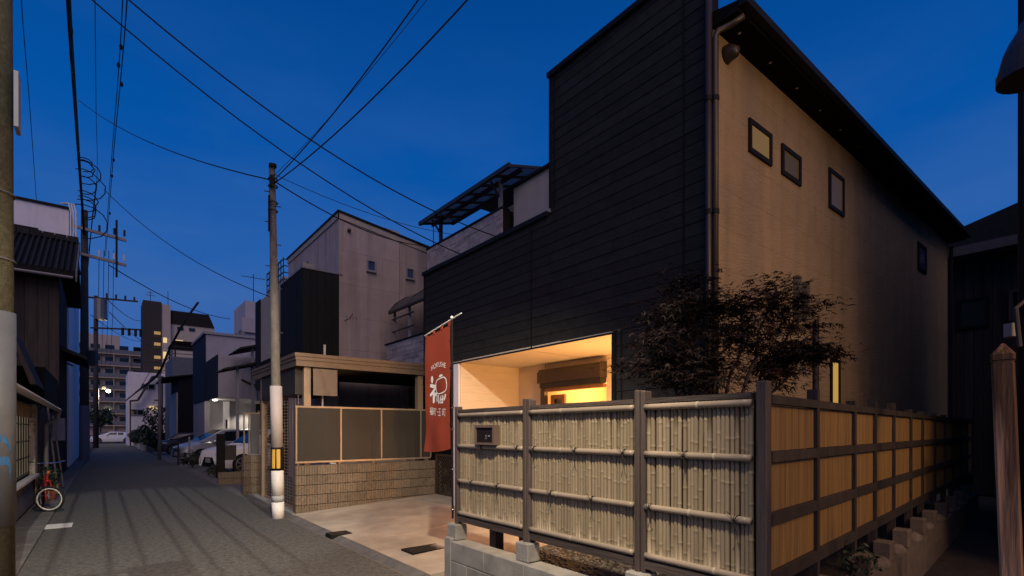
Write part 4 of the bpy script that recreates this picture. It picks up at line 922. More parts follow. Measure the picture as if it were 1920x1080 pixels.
MB().hexa([(LX - 2.2, 8, 2.9), (LX + .35, 8, 2.12), (LX + .35, 17, 2.12), (LX - 2.2, 17, 2.9), (LX - 2.2, 8, 2.94), (LX + .35, 8, 2.16), (LX + .35, 17, 2.16), (LX - 2.2, 17, 2.94)]).build('roof', tile_m, lh)
MB().tube([(LX + .37, 8, 2.14), (LX + .37, 16.6, 2.10)], .05, 8).build('gutter', sheet_grey, lh); MB().tube([(LX + .37, 16.6, 2.10), (LX + .33, 16.7, 1.9), (LX + .12, 16.8, 1.75), (LX + .12, 16.8, .1)], .045, 8).build('downpipe', sheet_grey, lh)
# things leaning on the yard wall
yw = thing('yard_wall', 'dark board yard wall between lean-to and old house', 'wall', (-1.3, 20.6, 0)); box(-1.45, 16.92, 0, -1.30, 24.4, 2.3).build('backing', dark_wall, yw)
y = 16.95
while y < 24.2: w = random.uniform(.16, .26); box(-1.298, y, .05, -1.28, y + w - .01, random.uniform(2.1, 2.3)).build('board', old_board, yw); y += w
for k, (y, l, ln_, lb) in enumerate(((17.6, 2.5, .75, 'long grey plank leaning beside the lean-to downpipe'), (19.4, 2.2, .45, 'second plank leaning on the dark yard wall'))):
    MB().bar((-1.22 + .1, y, 2.2 if k == 0 else 2.0), (-.88, y - ln_, .02), .22, .035, (1, 0, 0)).build('plank', M('grey_plank', (.13, .115, .105), .8, .3, 8, bump=.1), None, lb, 'plank', 'planks leaning on the yard wall')
box(-1.27, 21.5, 1.3, -.98, 22.1, 2.0).build('meter_cabinet', M('cabinet_blue', (.2, .2, .26), .6, .1, bump=0), None, 'small pale blue cabinet hung on the yard wall', 'cabinet')
# plants and pot near the bicycle
def leafy(c, rad, n, size, m, name, parent=None, label=None, cat=None, group=None):
    mb = MB()
    for k in range(n):
        while True:
            v = Vector((random.uniform(-1, 1), random.uniform(-1, 1), random.uniform(-1, 1)))
            if v.length < 1: break
        if v.length > 1e-3: v = v.normalized() * (v.length ** .5)
        bump_ = .8 + .25 * math.sin(v.x * 7 + c[0] * 3) * math.cos(v.z * 6 + c[1])
        p = Vector(c) + Vector((v.x * rad[0], v.y * rad[1], v.z * rad[2])) * bump_
        n_ = (v + Vector((random.uniform(-1, 1), random.uniform(-1, 1), random.uniform(-.4, 1)))).normalized(); t_ = n_.orthogonal().normalized(); t_ = Matrix.Rotation(random.uniform(0, 6.28), 3, n_) @ t_; b_ = n_.cross(t_); s = size * random.uniform(.6, 1.3)
        mb.poly([p - t_ * s, p - b_ * s * .45, p + t_ * s, p + b_ * s * .45])
    return mb.build(name, m, parent, label, cat, group, fix=False)
def shrub(x, y, h, r, n, size, m, lab, cat='shrub', grp='shrubs along the street', z=0, pot=False):
    t = thing('potted_plant' if pot else 'shrub', lab, 'plant' if pot else cat, (x, y, z), grp)
    zb = z
    if pot: MB().lathe((x, y, z), [(.10, 0), (.15, .25), (.16, .27), (.14, .27)], 12).build('pot', terracotta, t); zb = z + .25
    sm_ = MB(); 
    for k in range(5): sm_.tube([(x, y, zb), (x + random.uniform(-.5, .5) * r, y + random.uniform(-.5, .5) * r, zb + h * .6)], .015, 4)
    sm_.build('stem', bark, t); leafy((x, y, zb + h * .58), (r, r, h * .48), n, size, m, 'foliage', t)
shrub(-.98, 15.6, .55, .20, 220, .05, leaf_green, 'potted green plant behind the red bicycle', grp='pots by the lean-to', pot=True)
shrub(-1.0, 17.2, .45, .18, 160, .05, leaf_dark, 'second potted plant beneath the leaning plank', grp='pots by the lean-to', pot=True)
sx_ = [(2.75, 63.0, 1.9, .9, 500, leaf_green, 'low bright green shrub at the far street corner'), (3.0, 58.5, 2.2, 1.0, 600, leaf_dark, 'dense dark shrub by the far kerb'), (4.3, 60.0, 4.4, 1.7, 900, leaf_dark, 'tall dark bush before the white house'), (2.9, 54.0, 1.8, .8, 500, leaf_green, 'leafy green shrub beside the road bend'), (3.3, 50.2, 1.5, .8, 450, leaf_dark, 'dark shrub next to the dark house'), (2.6, 67.0, 1.6, .7, 400, leaf_dark, 'farthest shrub at the road edge')]
for x, y, h, r, n, m, lb in sx_: shrub(x, y, h, r, n, .17, m, lb)
for k in range(5):
    x, y = 2.55 + .1 * (k % 2), 51 + k * 3.1; MB().lathe((x, y, 0), [(.22, 0), (.3, .4), (.31, .43), (.27, .43)], 10).build('planter', M('pale_planter', (.42, .40, .37), .8, .2, bump=.1), None, ['pale planter nearest the parked dark car', 'second pale planter along the shrubs', 'third pale planter along the shrubs', 'fourth pale planter along the shrubs', 'farthest pale planter by the cross street'][k], 'planter', 'planters along the road edge')
ft_ = thing('street_tree', 'young round tree under the far apartment block', 'tree', (-1.0, 97, 0)); MB().tube([(-.4, 96, 0), (-.35, 96, 3)], [.12, .07], 6).build('trunk', bark, ft_); leafy((-.3, 96, 3.6), (1.9, 1.9, 1.5), 600, .35, leaf_green, 'crown', ft_)
# shrub strip among the cars
shrub(2.95, 25.6, .75, .55, 400, .06, leaf_dark, 'low dark hedge between the silver and white cars')
shrub(3.0, 20.0, .45, .35, 200, .05, leaf_dark, 'small weeds beside the knee-high block wall')
# alley plant
shrub(tuple(spt(1.62, .08, 0))[0], tuple(spt(1.62, .08, 0))[1], .32, .22, 130, .03, leaf_dark, 'scraggly dark plant growing on the alley wall', z=.38)
# ================================================================ poles
def pole(name, label, x, y, h, r0, r1, m, lean=0):
    t = thing(name, label, 'utility pole', (x, y, 0), 'utility poles'); MB().tube([(x, y, -.1), (x + lean, y - lean * .3, h)], [r0, r1], 16).build('shaft', m, t, smooth=True); return t
A = pole('utility_pole', 'concrete pole with white wrap and yellow-black marker at the apron corner', 2.50, 10.02, 6.42, .100, .054, pole_conc, -.10)
for z0, z1, m, r in ((-.02, .30, white_paint, .106), (.302, .42, M('grey_tape', (.32, .34, .33), .6, .3, 10, bump=.1), .105), (.422, .88, white_paint, .106), (.88, 1.30, black_band, .109), (1.302, 2.42, M('pinkish_sheet', (.45, .40, .38), .6, .08, bump=.02), .103)):
    MB().tube([(2.50 - .1 * z0 / 6.42, 10.02, z0), (2.50 - .1 * z1 / 6.42, 10.02, z1)], r, 18).build('wrap', m, A, smooth=True)
for an_ in (205, 250):
    mb = MB(); cxx, cyy = 2.484, 10.02
    for q in range(4):
        a0, a1 = R(an_ + q * 8), R(an_ + q * 8 + 8); mb.hexa([(cxx + .1095 * math.cos(a0), cyy + .1095 * math.sin(a0), .92), (cxx + .1095 * math.cos(a1), cyy + .1095 * math.sin(a1), .92), (cxx + .112 * math.cos(a1), cyy + .112 * math.sin(a1), .92), (cxx + .112 * math.cos(a0), cyy + .112 * math.sin(a0), .92), (cxx + .1095 * math.cos(a0), cyy + .1095 * math.sin(a0), 1.265), (cxx + .1095 * math.cos(a1), cyy + .1095 * math.sin(a1), 1.265), (cxx + .112 * math.cos(a1), cyy + .112 * math.sin(a1), 1.265), (cxx + .112 * math.cos(a0), cyy + .112 * math.sin(a0), 1.265)])
    mb.build('yellow_stripe', yellow, A)
MB().tube([(2.401, 10.0, 6.40), (2.40, 10.0, 6.45)], .068, 12).build('cap', black_metal, A)
for i, z in enumerate((3.0, 3.4, 3.8, 4.2, 4.6, 5.0, 5.4, 5.7, 5.95)):
    s = 1 if i % 2 else -1; MB().bar((2.49 - .1 * z / 6.42, 10.01, z), (2.49 - .1 * z / 6.42 + s * .13, 10.01 - s * .04, z), .014, .014).build('step_bolt', pole_far, A)
for z in (6.05, 6.18, 5.75, 5.6): MB().ring((2.405, 10.0, z), .075, .014, (0, 0, 1), 14, 5).build('band', alu_dark, A)
MB().box(2.34, 9.92, 6.02, 2.40, 9.97, 6.22).build('clamp', black_metal, A); MB().tube([(2.33, 9.95, 5.2), (2.33, 9.95, 5.85)], .02, 6).build('conduit', black_metal, A)
N1 = pole('utility_pole', 'thick mossy pole with pale sheet and blue paint at the left edge', -.905, 7.6, 13, .165, .12, pole_moss)
MB().tube([(-.905, 7.6, .6), (-.905, 7.6, 2.85)], .172, 24).build('wrap', M('darkened_grey_sheet', (.085, .088, .10), .55, .12, 6, bump=.1), N1, smooth=True)  # wrap given a darker grey to offset the lamps shining on it
def arc(pts, w):
    mb = MB()
    for (a0, z0), (a1, z1) in zip(pts, pts[1:]):
        P_ = [(a0, z0 - w), (a1, z1 - w), (a1, z1 + w), (a0, z0 + w)]; q = [(-.905 + .1738 * math.cos(R(a)), 7.6 + .1738 * math.sin(R(a)), z) for a, z in P_]; qi = [(-.905 + .1722 * math.cos(R(a)), 7.6 + .1722 * math.sin(R(a)), z) for a, z in P_]; mb.hexa([qi[0], qi[1], qi[2], qi[3], q[0], q[1], q[2], q[3]])
    return mb
g_ = MB()
for pts, w in (([(-90, 1.52), (-70, 1.53), (-50, 1.50), (-38, 1.42), (-34, 1.33)], .035), ([(-95, 1.30), (-75, 1.29), (-55, 1.29), (-42, 1.28), (-36, 1.18)], .045), ([(-75, 1.25), (-70, 1.0), (-68, .9)], .05), ([(-45, 1.28), (-40, 1.15), (-38, 1.08)], .04)):
    a_ = arc(pts, w); b_ = len(g_.v); g_.v += a_.v; g_.f += [tuple(i + b_ for i in f_) for f_ in a_.f]
g_.build('spray_paint', blue_paint, N1)
box(-.735, 7.40, 4.78, -.70, 7.62, 5.36).build('pole_sign', sheet_grey, N1)
for z in (4.1, 3.4): MB().ring((-.905, 7.6, z), .166, .008, (0, 0, 1), 20, 4).build('band', metal_grey, N1)
# street light carried by that pole, above the picture
sl_ = thing('street_lamp', 'street lamp on a short arm behind the viewpoint', 'street lamp', (-.8, 1.2, 6.0)); MB().tube([(-1.15, 1.3, 6.15), (-.4, 1.25, 6.4), (.5, 1.2, 6.25)], .03, 8).build('arm', metal_grey, sl_); MB().box(.3, .95, 6.12, .7, 1.45, 6.2).build('head', metal_grey, sl_)
fm = thing('floodlight_mast', 'tall floodlight mast behind the viewpoint', 'mast', (.5, -13.4, 0)); MB().tube([(.5, -13.5, 0), (.5, -13.5, 21.4)], [.2, .1], 8).build('shaft', metal_grey, fm); MB().box(.3, -13.45, 21.05, .7, -13.1, 21.3).build('head', metal_grey, fm)
P2 = pole('utility_pole', 'tall dark pole with two crossarms and wrapped cables on the left', -.84, 36.6, 13.7, .22, .15, pole_far)
MB().tube([(-.84, 36.6, 0), (-.84, 36.6, 3.0)], .232, 14).build('wrap', M('blue_grey_sheet', (.13, .13, .17), .6, .1, bump=0), P2)
for z in (12.6, 11.2):
    MB().bar((-1.7, 36.3, z + .1), (1.0, 36.3, z - .22), .14, .14).build('crossarm', M('pale_crossarm', (.30, .25, .22), .8, .2, bump=0), P2)
    for x in (-1.5, -.2, .45, .9): MB().cyl((x, 36.3, z), (x, 36.3, z + .35), .06, n=6).build('insulator', white_paint if z < 12 else alu_dark, P2)
MB().tube([(.55, 36.2, 13.4), (.55, 36.2, 10.2)], .05, 8).build('hanger', cable_m, P2)
MB().cyl((-.5, 36.3, 5.2), (-.5, 36.3, 6.0), .2, n=10).build('junction_box', alu_dark, P2)
rnd2 = random.Random(5)
for k in range(9):
    z = 12.8 + rnd2.uniform(0, 3.2); pts = []; cx_, rr = -.84, rnd2.uniform(.4, 1.1)
    for q in range(9): a_ = q / 8 * math.pi * 1.2 - .5; pts.append((cx_ + rr * math.sin(a_) * rnd2.choice((1, 1, .8)), 36.0 - rr * .3, z + rr * .9 * math.cos(a_)))
    MB().tube(pts, .028, 5).build('cable_loop', cable_m, P2)
P3 = pole('utility_pole', 'far pole with transformer and crossarm before the apartment block', -.6, 62, 14.3, .22, .16, pole_far)
MB().cyl((-.25, 61.4, 12.0), (-.25, 61.4, 13.9), .5, n=12).build('transformer', metal_grey, P3); MB().bar((-1.6, 61.7, 14.0), (2.6, 61.7, 14.2), .14, .14).build('crossarm', pole_far, P3); MB().bar((-1.0, 61.7, 11.2), (3.0, 61.7, 11.5), .14, .14).build('crossarm', pole_far, P3)
for x in (-1.3, .2, .9, 1.6, 2.3): MB().cyl((x, 61.7, 14.1), (x, 61.7, 14.6), .09, n=6).build('insulator', alu_dark, P3)
for x in (1.4, 1.9, 2.4, 2.8): MB().cyl((x, 61.7, 10.8), (x, 61.7, 11.5), .13, n=6).build('insulator', cable_m, P3)
LP = pole('lamp_pole', 'slim grey pole on the right kerb before the parked cars', 2.42, 34.5, 4.8, .085, .07, M('slim_pole', (.16, .15, .16), .6, .2, bump=0)); LP['category'] = 'pole'; LP['group'] = 'slim poles'
# far street light
q = pt(203, 733, 80); fl = thing('far_street_lamp', 'glowing street lamp at the far end of the street', 'street lamp', (q.x, q.y, 0)); MB().tube([(q.x - 1.2, q.y, 0), (q.x - 1.2, q.y, q.z + .3), (q.x, q.y, q.z + .3)], .06, 6).build('post', metal_grey, fl); MB().ball((q.x, q.y, q.z), .30, .30, .26, 10, 6).build('lamp_head', lit_white, fl)
lamp('far_street_light', 'POINT', (q.x, q.y - .6, q.z - .5), 1800, (1, .85, .62), .2)
q = pt(195, 727, 100); fl = thing('far_street_lamp', 'second smaller glowing lamp behind the far street lamp', 'street lamp', (q.x, q.y, 0)); MB().tube([(q.x - .8, q.y, 0), (q.x - .8, q.y, q.z), (q.x, q.y, q.z)], .06, 6).build('post', metal_grey, fl); MB().ball((q.x, q.y, q.z), .35, .3, .25, 8, 6).build('lamp_head', lit_far, fl)
# bollard posts among the cars
for u, yv, h, lb, mm in ((355, 26.4, 1.35, 'thin pale marker post between the silver and white cars', sheet_grey), (334, 28.2, 1.1, 'dark slim stake in front of the silver car', alu_dark)):
    x, d = ony(u, yv); MB().cyl((x, yv, 0), (x, yv, h), .035, n=8).build('marker_post', mm, None, lb, 'post', 'slim posts')
mp_ = thing('letterbox_post', 'dark flat post with box standing before the white car', 'post', (2.75, 19.6, 0)); x, d = ony(414, 19.5); box(x - .12, 19.45, 0, x + .12, 19.6, 1.5).build('post', dark_wall, mp_); box(x + .12, 19.42, .62, x + .45, 19.6, 1.12).build('letterbox', alu_dark, mp_)
# ================================================================ wires
wcount = 0
def wire(pts, r, label, grp='overhead wires'):
    return MB().tube(pts, r, 5).build('wire', cable_m, None, label, 'wire', grp)
def ext(a, b, f): return a + (a - b) * f
a, b = pt(315, 0, 9.0), pt(932, 444, 12.7); wire(sag(ext(a, b, .35), b, .75, 20), .014, 'long wire from the top left over the pole to the stone terrace')
a, b = pt(236, 0, 9.5), pt(862, 476, 13.6); wire(sag(ext(a, b, .35), b, .7, 20), .014, 'long wire from the upper left ending low on the stone parapet')
tA = Vector((2.41, 9.98, 6.15))
a = pt(762, 0, 6.0); wire(sag(ext(a, tA, .5), tA, .22, 16), .009, 'left wire of the three rising right from the concrete pole')
a = pt(784, 0, 6.2); wire(sag(ext(a, tA, .5), tA + Vector((0, 0, .08)), .18, 16), .004, 'thinnest wire of the three rising right from the concrete pole')
a = pt(838, 0, 5.6); wire(sag(ext(a, tA, .5), tA - Vector((0, 0, .06)), .25, 16), .010, 'right wire of the three rising right from the concrete pole')
wire(sag(pt(148, 188, 19), tA, .35), .012, 'drop wire from the cable bundle across to the concrete pole top')
wire(sag(tA, pt(803, 462, 14.4), .25), .012, 'wire from the concrete pole to the cream house roof'); wire(sag(tA + Vector((0, 0, .12)), pt(850, 440, 12.4), .15), .006, 'thin wire from the concrete pole to the stone house')
wire(sag(pt(195, 355, 26), pt(516, 560, 18.5), .6), .016, 'wire from the tall left pole to the overhang house'); wire(sag(pt(204, 497, 29), pt(432, 598, 55), .6), .03, 'wire crossing low from the left pole to the grey apartment')
wire(sag(pt(200, 560, 45), pt(268, 600, 110), .8), .04, 'faint wire toward the brown tower, the upper one'); wire(sag(pt(205, 585, 50), pt(300, 655, 100), .8), .04, 'faint wire toward the brown tower, the lower one'); wire(sag(pt(170, 590, 50), pt(268, 640, 110), .8), .035, 'faint wire toward the brown tower, between the upper and lower ones')
def path(pl, r, lb, n=6):
    P = [pt(*q) for q in pl]; out = []
    for i in range(len(P) - 1):
        p0, p1, p2, p3 = P[max(i - 1, 0)], P[i], P[i + 1], P[min(i + 2, len(P) - 1)]
        for k in range(n):
            t = k / n; out.append(.5 * ((2 * p1) + (p2 - p0) * t + (2 * p0 - 5 * p1 + 4 * p2 - p3) * t * t + (3 * p1 - p0 - 3 * p2 + p3) * t ** 3))
    out.append(P[-1]); return wire(out, r, lb)
path([(118, -260, 9), (128, 0, 12.4), (139, 170, 16.5), (150, 330, 23), (158, 440, 28)], .055, 'thick black cable bundle hanging down the upper left')
path([(122, -200, 9.6), (131, 25, 12.6), (136, 60, 13.5), (131, 100, 14.5), (140, 170, 16.6)], .016, 'loose loop of cable beside the thick black bundle')
path([(178, -250, 9), (178, 0, 12.8), (180, 200, 18), (181, 345, 26), (166, 470, 34)], .010, 'thin vertical wire right of the thick bundle')
kwire = path([(247, -260, 9), (238, 0, 12.8), (226, 150, 17), (212, 300, 23), (198, 480, 36)], .016, 'right wire of the knotted pair at upper left'); path([(241, -260, 9), (230, 0, 12.8), (221, 150, 17), (209, 300, 23), (196, 480, 36)], .014, 'left wire of the knotted pair at upper left')
path([(37, -200, 10), (40, 0, 13), (55, 190, 17), (70, 400, 27)], .011, 'leftmost thin wire running down to the white building')
path([(181, 345, 26), (172, 420, 30), (163, 520, 35)], .03, 'short wire sloping into the crossarms of the left pole')
path([(372, 567, 27.0), (345, 605, 26.5), (318, 655, 27), (296, 702, 28), (262, 730, 34), (235, 752, 55)], .06, 'thick tapering black cable slanting over the slim pole')
for k in range(4): path([(186 + k * 9, 470, 36), (184 + k * 9, 600, 55), (182 + k * 8, 690, 62)], .022, ['first', 'second', 'third', 'fourth'][k] + ' from left of the wires hanging between the two far poles')
for u, v, d in ((227, 88, 15), (222, 122, 16), (228, 158, 17), (213, 300, 23), (210, 330, 24.5), (206, 400, 29)):
    MB().ball(tuple(pt(u, v, d)), .05, .05, .09, 6, 4).build('clamp', cable_m, kwire)
# wires strung behind the viewpoint; their shadows lie on the road
bp_ = pole('utility_pole', 'utility pole behind the viewpoint carrying the street lamp', -1.15, 1.3, 12.3, .16, .12, pole_conc)
MB().bar((-1.2, 1.5, 12), (1.9, 1.5, 12), .1, .1).build('crossarm', metal_grey, bp_)
for k, x in enumerate((.06, .27, .41, .63, .77, .98, 1.12)):
    wire(sag((x, 1.5, 12.05), (x + .12 * math.sin(k), -13.3, 12.2), .35, 16), .015, ['first', 'second', 'third', 'fourth', 'fifth', 'sixth', 'seventh'][k] + ' wire from the left of those strung behind the viewpoint')
MB().bar((-.4, -13.35, 12.15), (1.9, -13.35, 12.15), .1, .1).build('crossarm', metal_grey, fm)
# ================================================================ red bicycle
bk = thing('bicycle', 'small red bicycle leaning by the lean-to wall', 'bicycle', (-.95, 14.2, 0))
bo = Vector((-.84, 13.55, 0)); bd = Vector((-.18, .98, 0)).normalized(); bs = Vector((-bd.y, bd.x, 0)); RW = .258
def bp(l, s, z): return bo + bd * l + bs * s + Vector((0, 0, z))
for nm, l, ax in (('front', 0, Vector((.42, .9, 0)).normalized()), ('rear', .98, bs)):
    wo_ = MB(); wo_.ring(bp(l, 0, RW), RW - .02, .022, ax, 28, 8); t_ = wo_.build('wheel', rubber, bk, smooth=True)
    rm_ = MB(); rm_.ring(bp(l, 0, RW), RW - .05, .014, ax, 28, 6); rm_.build('rim', white_paint, t_, smooth=True)
    spk = MB(); axn = Vector(ax).normalized(); u_ = axn.orthogonal().normalized(); w_ = axn.cross(u_)
    for k in range(14): a_ = 2 * math.pi * k / 14; spk.tube([bp(l, 0, RW) + axn * (.02 if k % 2 else -.02), bp(l, 0, RW) + (u_ * math.cos(a_) + w_ * math.sin(a_)) * (RW - .05)], .0022, 3)
    spk.tube([bp(l, 0, RW) - axn * .035, bp(l, 0, RW) + axn * .035], .02, 8); spk.build('spokes', steel, t_)
fr = MB()
for a_, b_, r in ((bp(.30, 0, .60), bp(.56, 0, .28), .019), (bp(.26, 0, .74), bp(.30, 0, .52), .020), (bp(.56, 0, .28), bp(.66, 0, .68), .016), (bp(.56, 0, .28), bp(.98, 0, RW), .012), (bp(.66, 0, .60), bp(.98, 0, RW), .010)): fr.tube([a_, b_], r, 8)
fr.build('frame', red_paint, bk, smooth=True)
fk = MB()
for s_ in (-.05, .05): fk.tube([bp(.22, s_ * .6, .60), bp(.12, s_, .48), bp(0, s_, RW)], .014, 6)
fk.tube([bp(.22, -.05, .60), bp(.22, .05, .60)], .018, 6); fk.build('fork', red_paint, bk, smooth=True)
MB().tube([bp(.26, 0, .74), bp(.22, 0, .95)], .014, 6).build('stem', steel, bk); MB().tube([bp(.24, -.26, .99), bp(.18, -.1, .96), bp(.18, .1, .96), bp(.24, .26, .99)], .012, 6).build('handlebar', chrome, bk)
for s_ in (-.26, .26): MB().tube([bp(.24, s_ * .8, .985), bp(.25, s_ * 1.05, .995)], .018, 6).build('grip', rubber, bk)
MB().tube([bp(.66, 0, .68), bp(.69, 0, .80)], .014, 6).build('seat_post', steel, bk); sd_ = MB(); sd_.ball(bp(.70, 0, .83), .06, .13, .035, 10, 6); sd_.build('saddle', rubber, bk, smooth=True)
MB().tube([bp(.56, -.10, .28), bp(.56, .10, .28)], .012, 6).tube([bp(.56, .10, .28), bp(.62, .10, .14)], .01, 5).tube([bp(.56, -.10, .28), bp(.50, -.10, .42)], .01, 5).build('crank', steel, bk)
MB().ball(bp(.12, 0, .78), .03, .03, .03, 8, 6).build('reflector', M('orange_reflector', (.5, .14, .03), .3, 0, bump=0), bk)
# ================================================================ cars
def car(name, label, x0, yc, Ln, Wd, H, paint, style, group='cars parked nose to the street', rot=None):
    t = thing(name, label, 'car', (x0, yc, 0), group); w = Wd / 2
    if rot: t.rotation_euler = (0, 0, R(rot))
    def P(l, s, z): return (x0 + l, yc + s, z)
    if style == 'suv': top = [(0, .62), (.10, .86), (.35, .94), (1.15, 1.06), (1.5, 1.10), (3.6, 1.12), (4.3, 1.10), (4.52, .9), (4.6, .6)]; cowl, rf0, rf1, tail = 1.15, 2.0, 3.5, 4.4
    elif style == 'van': top = [(0, .60), (.08, .82), (.4, .95), (.95, 1.08), (1.3, 1.12), (3.8, 1.14), (4.6, 1.14), (4.72, .9), (4.78, .6)]; cowl, rf0, rf1, tail = .80, 1.95, 4.2, 4.7
    else: top = [(0, .6), (.08, .85), (.3, .95), (.7, 1.03), (1.0, 1.05), (2.8, 1.06), (3.25, 1.05), (3.35, .85), (3.4, .6)]; cowl, rf0, rf1, tail = .6, 1.2, 2.9, 3.3
    mb = MB(); secs = []
    for l, zt in top:
        e = min(l, Ln - l); ww = w * (1 - .16 * max(0, 1 - e / .45) ** 2); zb = .22 + (.06 if e < .1 else 0)
        secs.append([P(l, s * ww, z) for s, z in ((-.90, zb), (-.98, zb + .16), (-1, (zb + zt) * .52), (-.965, zt - .07), (-.86, zt), (-.4, zt + .025), (.4, zt + .025), (.86, zt), (.965, zt - .07), (1, (zb + zt) * .52), (.98, zb + .16), (.90, zb))])
    n = 12; b0 = len(mb.v)
    for s_ in secs: mb.v += s_
    for i in range(len(secs) - 1):
        for k in range(n): k2 = (k + 1) % n; mb.f.append((b0 + i * n + k, b0 + i * n + k2, b0 + (i + 1) * n + k2, b0 + (i + 1) * n + k))
    mb.f.append(tuple(range(b0, b0 + n))); mb.f.append(tuple(reversed(range(b0 + (len(secs) - 1) * n, b0 + len(secs) * n))))
    body = mb.build('body', paint, t, smooth=False); body.data.polygons.foreach_set('use_smooth', [True] * len(body.data.polygons)); body.data.set_sharp_from_angle(angle=R(38)) if hasattr(body.data, 'set_sharp_from_angle') else None
    zb = 1.06; wb, wt = w * .93, w * .70
    gs = [(cowl, zb, zb + .03, wb, wb * .9), (rf0 - .12, zb, H - .06, wb, wt), (rf0 + .35, zb, H, wb, wt), ((rf0 + rf1) / 2, zb, H + .01, wb, wt), (rf1, zb, H - .05, wb, wt), (tail, zb, zb + .1, wb * .93, wb * .85)]
    g = MB(); sec2 = []
    for l, z0, z1, a_, b_ in gs: sec2.append([P(l, -a_, z0), P(l, -b_ - .02, z1 - .06 if z1 - z0 > .2 else z1 - .02), P(l, -b_ * .85, z1), P(l, b_ * .85, z1), P(l, b_ + .02, z1 - .06 if z1 - z0 > .2 else z1 - .02), P(l, a_, z0)])
    for s_ in sec2: g.v += s_
    for i in range(len(sec2) - 1):
        for k in range(5): g.f.append((i * 6 + k, i * 6 + k + 1, i * 6 + k + 7, i * 6 + k + 6))
    g.f.append(tuple(range(6))); g.f.append(tuple(reversed(range((len(sec2) - 1) * 6, len(sec2) * 6))))
    cab = g.build('cabin', paint, t); cab.data.polygons.foreach_set('use_smooth', [True] * len(cab.data.polygons)); cab.data.set_sharp_from_angle(angle=R(35)) if hasattr(cab.data, 'set_sharp_from_angle') else None
    # windscreen as a shell just proud of the cabin
    def lerp(a_, b_, f_): return tuple(a_[i] + (b_[i] - a_[i]) * f_ for i in range(3))
    up = Vector((-.45, 0, .9)).normalized() * .012
    q = [lerp(sec2[0][2], sec2[0][3], .02), lerp(sec2[0][2], sec2[0][3], .98), sec2[1][3], sec2[1][2]]; q[0], q[1] = lerp(q[0], q[3], .06), lerp(q[1], q[2], .06); MB().hexa([Vector(v) + up * .2 for v in q] + [Vector(v) + up for v in q]).build('windscreen', glass_dark, t)
    for s_ in (-1, 1):
        off = Vector((0, s_ * .010, .002))
        def sp(l, f_):
            for i in range(len(gs) - 1):
                if gs[i][0] <= l <= gs[i + 1][0]:
                    r_ = (l - gs[i][0]) / (gs[i + 1][0] - gs[i][0]); a0 = Vector(sec2[i][0 if s_ < 0 else 5]).lerp(Vector(sec2[i + 1][0 if s_ < 0 else 5]), r_); a1 = Vector(sec2[i][1 if s_ < 0 else 4]).lerp(Vector(sec2[i + 1][1 if s_ < 0 else 4]), r_); return a0.lerp(a1, f_) + off
        mid = (rf0 + rf1) / 2
        for l0, l1 in ((rf0 - .02, mid - .04), (mid + .04, rf1 - .1)):
            qs = [sp(l0 if l0 > rf0 else l0 - .35, .08), sp(l1, .08), sp(l1, .9), sp(l0 + .05, .9)]; MB().hexa([v - off * .8 for v in qs] + qs).build('side_window', glass_dark, t)
        mz = 1.07; MB().ball(P(cowl + .55, s_ * (w + .09), mz), .10, .12, .075, 8, 6).build('mirror', paint, t, smooth=True)
        hl = MB(); hl.hexa([P(.10, s_ * w * .50, .70), P(.42, s_ * w * .985, .76), P(.42, s_ * w * .985, .84), P(.12, s_ * w * .50, .79), P(.005, s_ * w * .50, .69), P(.20, s_ * w * 1.0, .76), P(.24, s_ * w * 1.0, .86), P(.045, s_ * w * .50, .81)]); hl.build('headlight', lens_m, t)
        for l in (.80, Ln - .85):
            wr = .34; c_ = Vector(P(l, s_ * (w - .10), wr))
            MB().cyl(tuple(c_ + Vector((0, s_ * .098, .02))), tuple(c_ + Vector((0, s_ * .108, .02))), wr + .05, n=20).build('wheel_arch', rubber, t)
            wh_ = MB(); wh_.cyl(tuple(c_ + Vector((0, s_ * -.12, 0))), tuple(c_ + Vector((0, s_ * .112, 0))), wr, n=22); wo_ = wh_.build('wheel', rubber, t)
            rm_ = MB(); rm_.ring(tuple(c_ + Vector((0, s_ * .112, 0))), wr - .09, .02, (0, 1, 0), 20, 5)
            for k in range(7): a_ = 2 * math.pi * k / 7; rm_.bar(tuple(c_ + Vector((0, s_ * .118, 0))), tuple(c_ + Vector((math.cos(a_) * (wr - .09), s_ * .118, math.sin(a_) * (wr - .09)))), .05, .02, (0, 1, 0))
            rm_.build('rim', metal_grey, wo_)
    gm = MB()
    if style == 'suv':
        gm.hexa([P(.02, -w * .34, .62), P(.02, -w * .60, .26), P(.02, w * .60, .26), P(.02, w * .34, .62), P(-.015, -w * .34, .62), P(-.015, -w * .60, .26), P(-.015, w * .60, .26), P(-.015, w * .34, .62)])
    else:
        for k in range(5): gm.box(x0 - .02, yc - w * .55, .34 + k * .09, x0 + .03, yc + w * .55, .40 + k * .09)
    gm.build('grille', glass_dark, t)
    for s_ in (-1, 1): MB().hexa([P(.0, s_ * w * .66, .36), P(.16, s_ * w * .93, .36), P(.16, s_ * w * .93, .58), P(.0, s_ * w * .70, .60), P(-.012, s_ * w * .66, .36), P(.10, s_ * w * .94, .36), P(.10, s_ * w * .94, .58), P(-.012, s_ * w * .70, .60)]).build('air_intake', rubber, t)
    MB().box(x0 - .035, yc - .17, .42, x0 - .021, yc + .17, .58).build('number_plate', sheet_grey, t)
    for s_ in (-1, 1): MB().box(x0 + Ln - .02, yc + s_ * w * .5, .8, x0 + Ln + .015, yc + s_ * w * .86, .95).build('tail_lamp', red_lens, t)
    return t
car('parked_car', 'white parked car with large dark grille behind the low block wall', 3.05, 22.0, 4.6, 1.82, 1.66, car_white, 'suv', rot=17)
car('parked_car', 'silver minivan parked before the lit porch', 2.72, 29.4, 4.78, 1.80, 1.72, car_silver, 'van', rot=12)
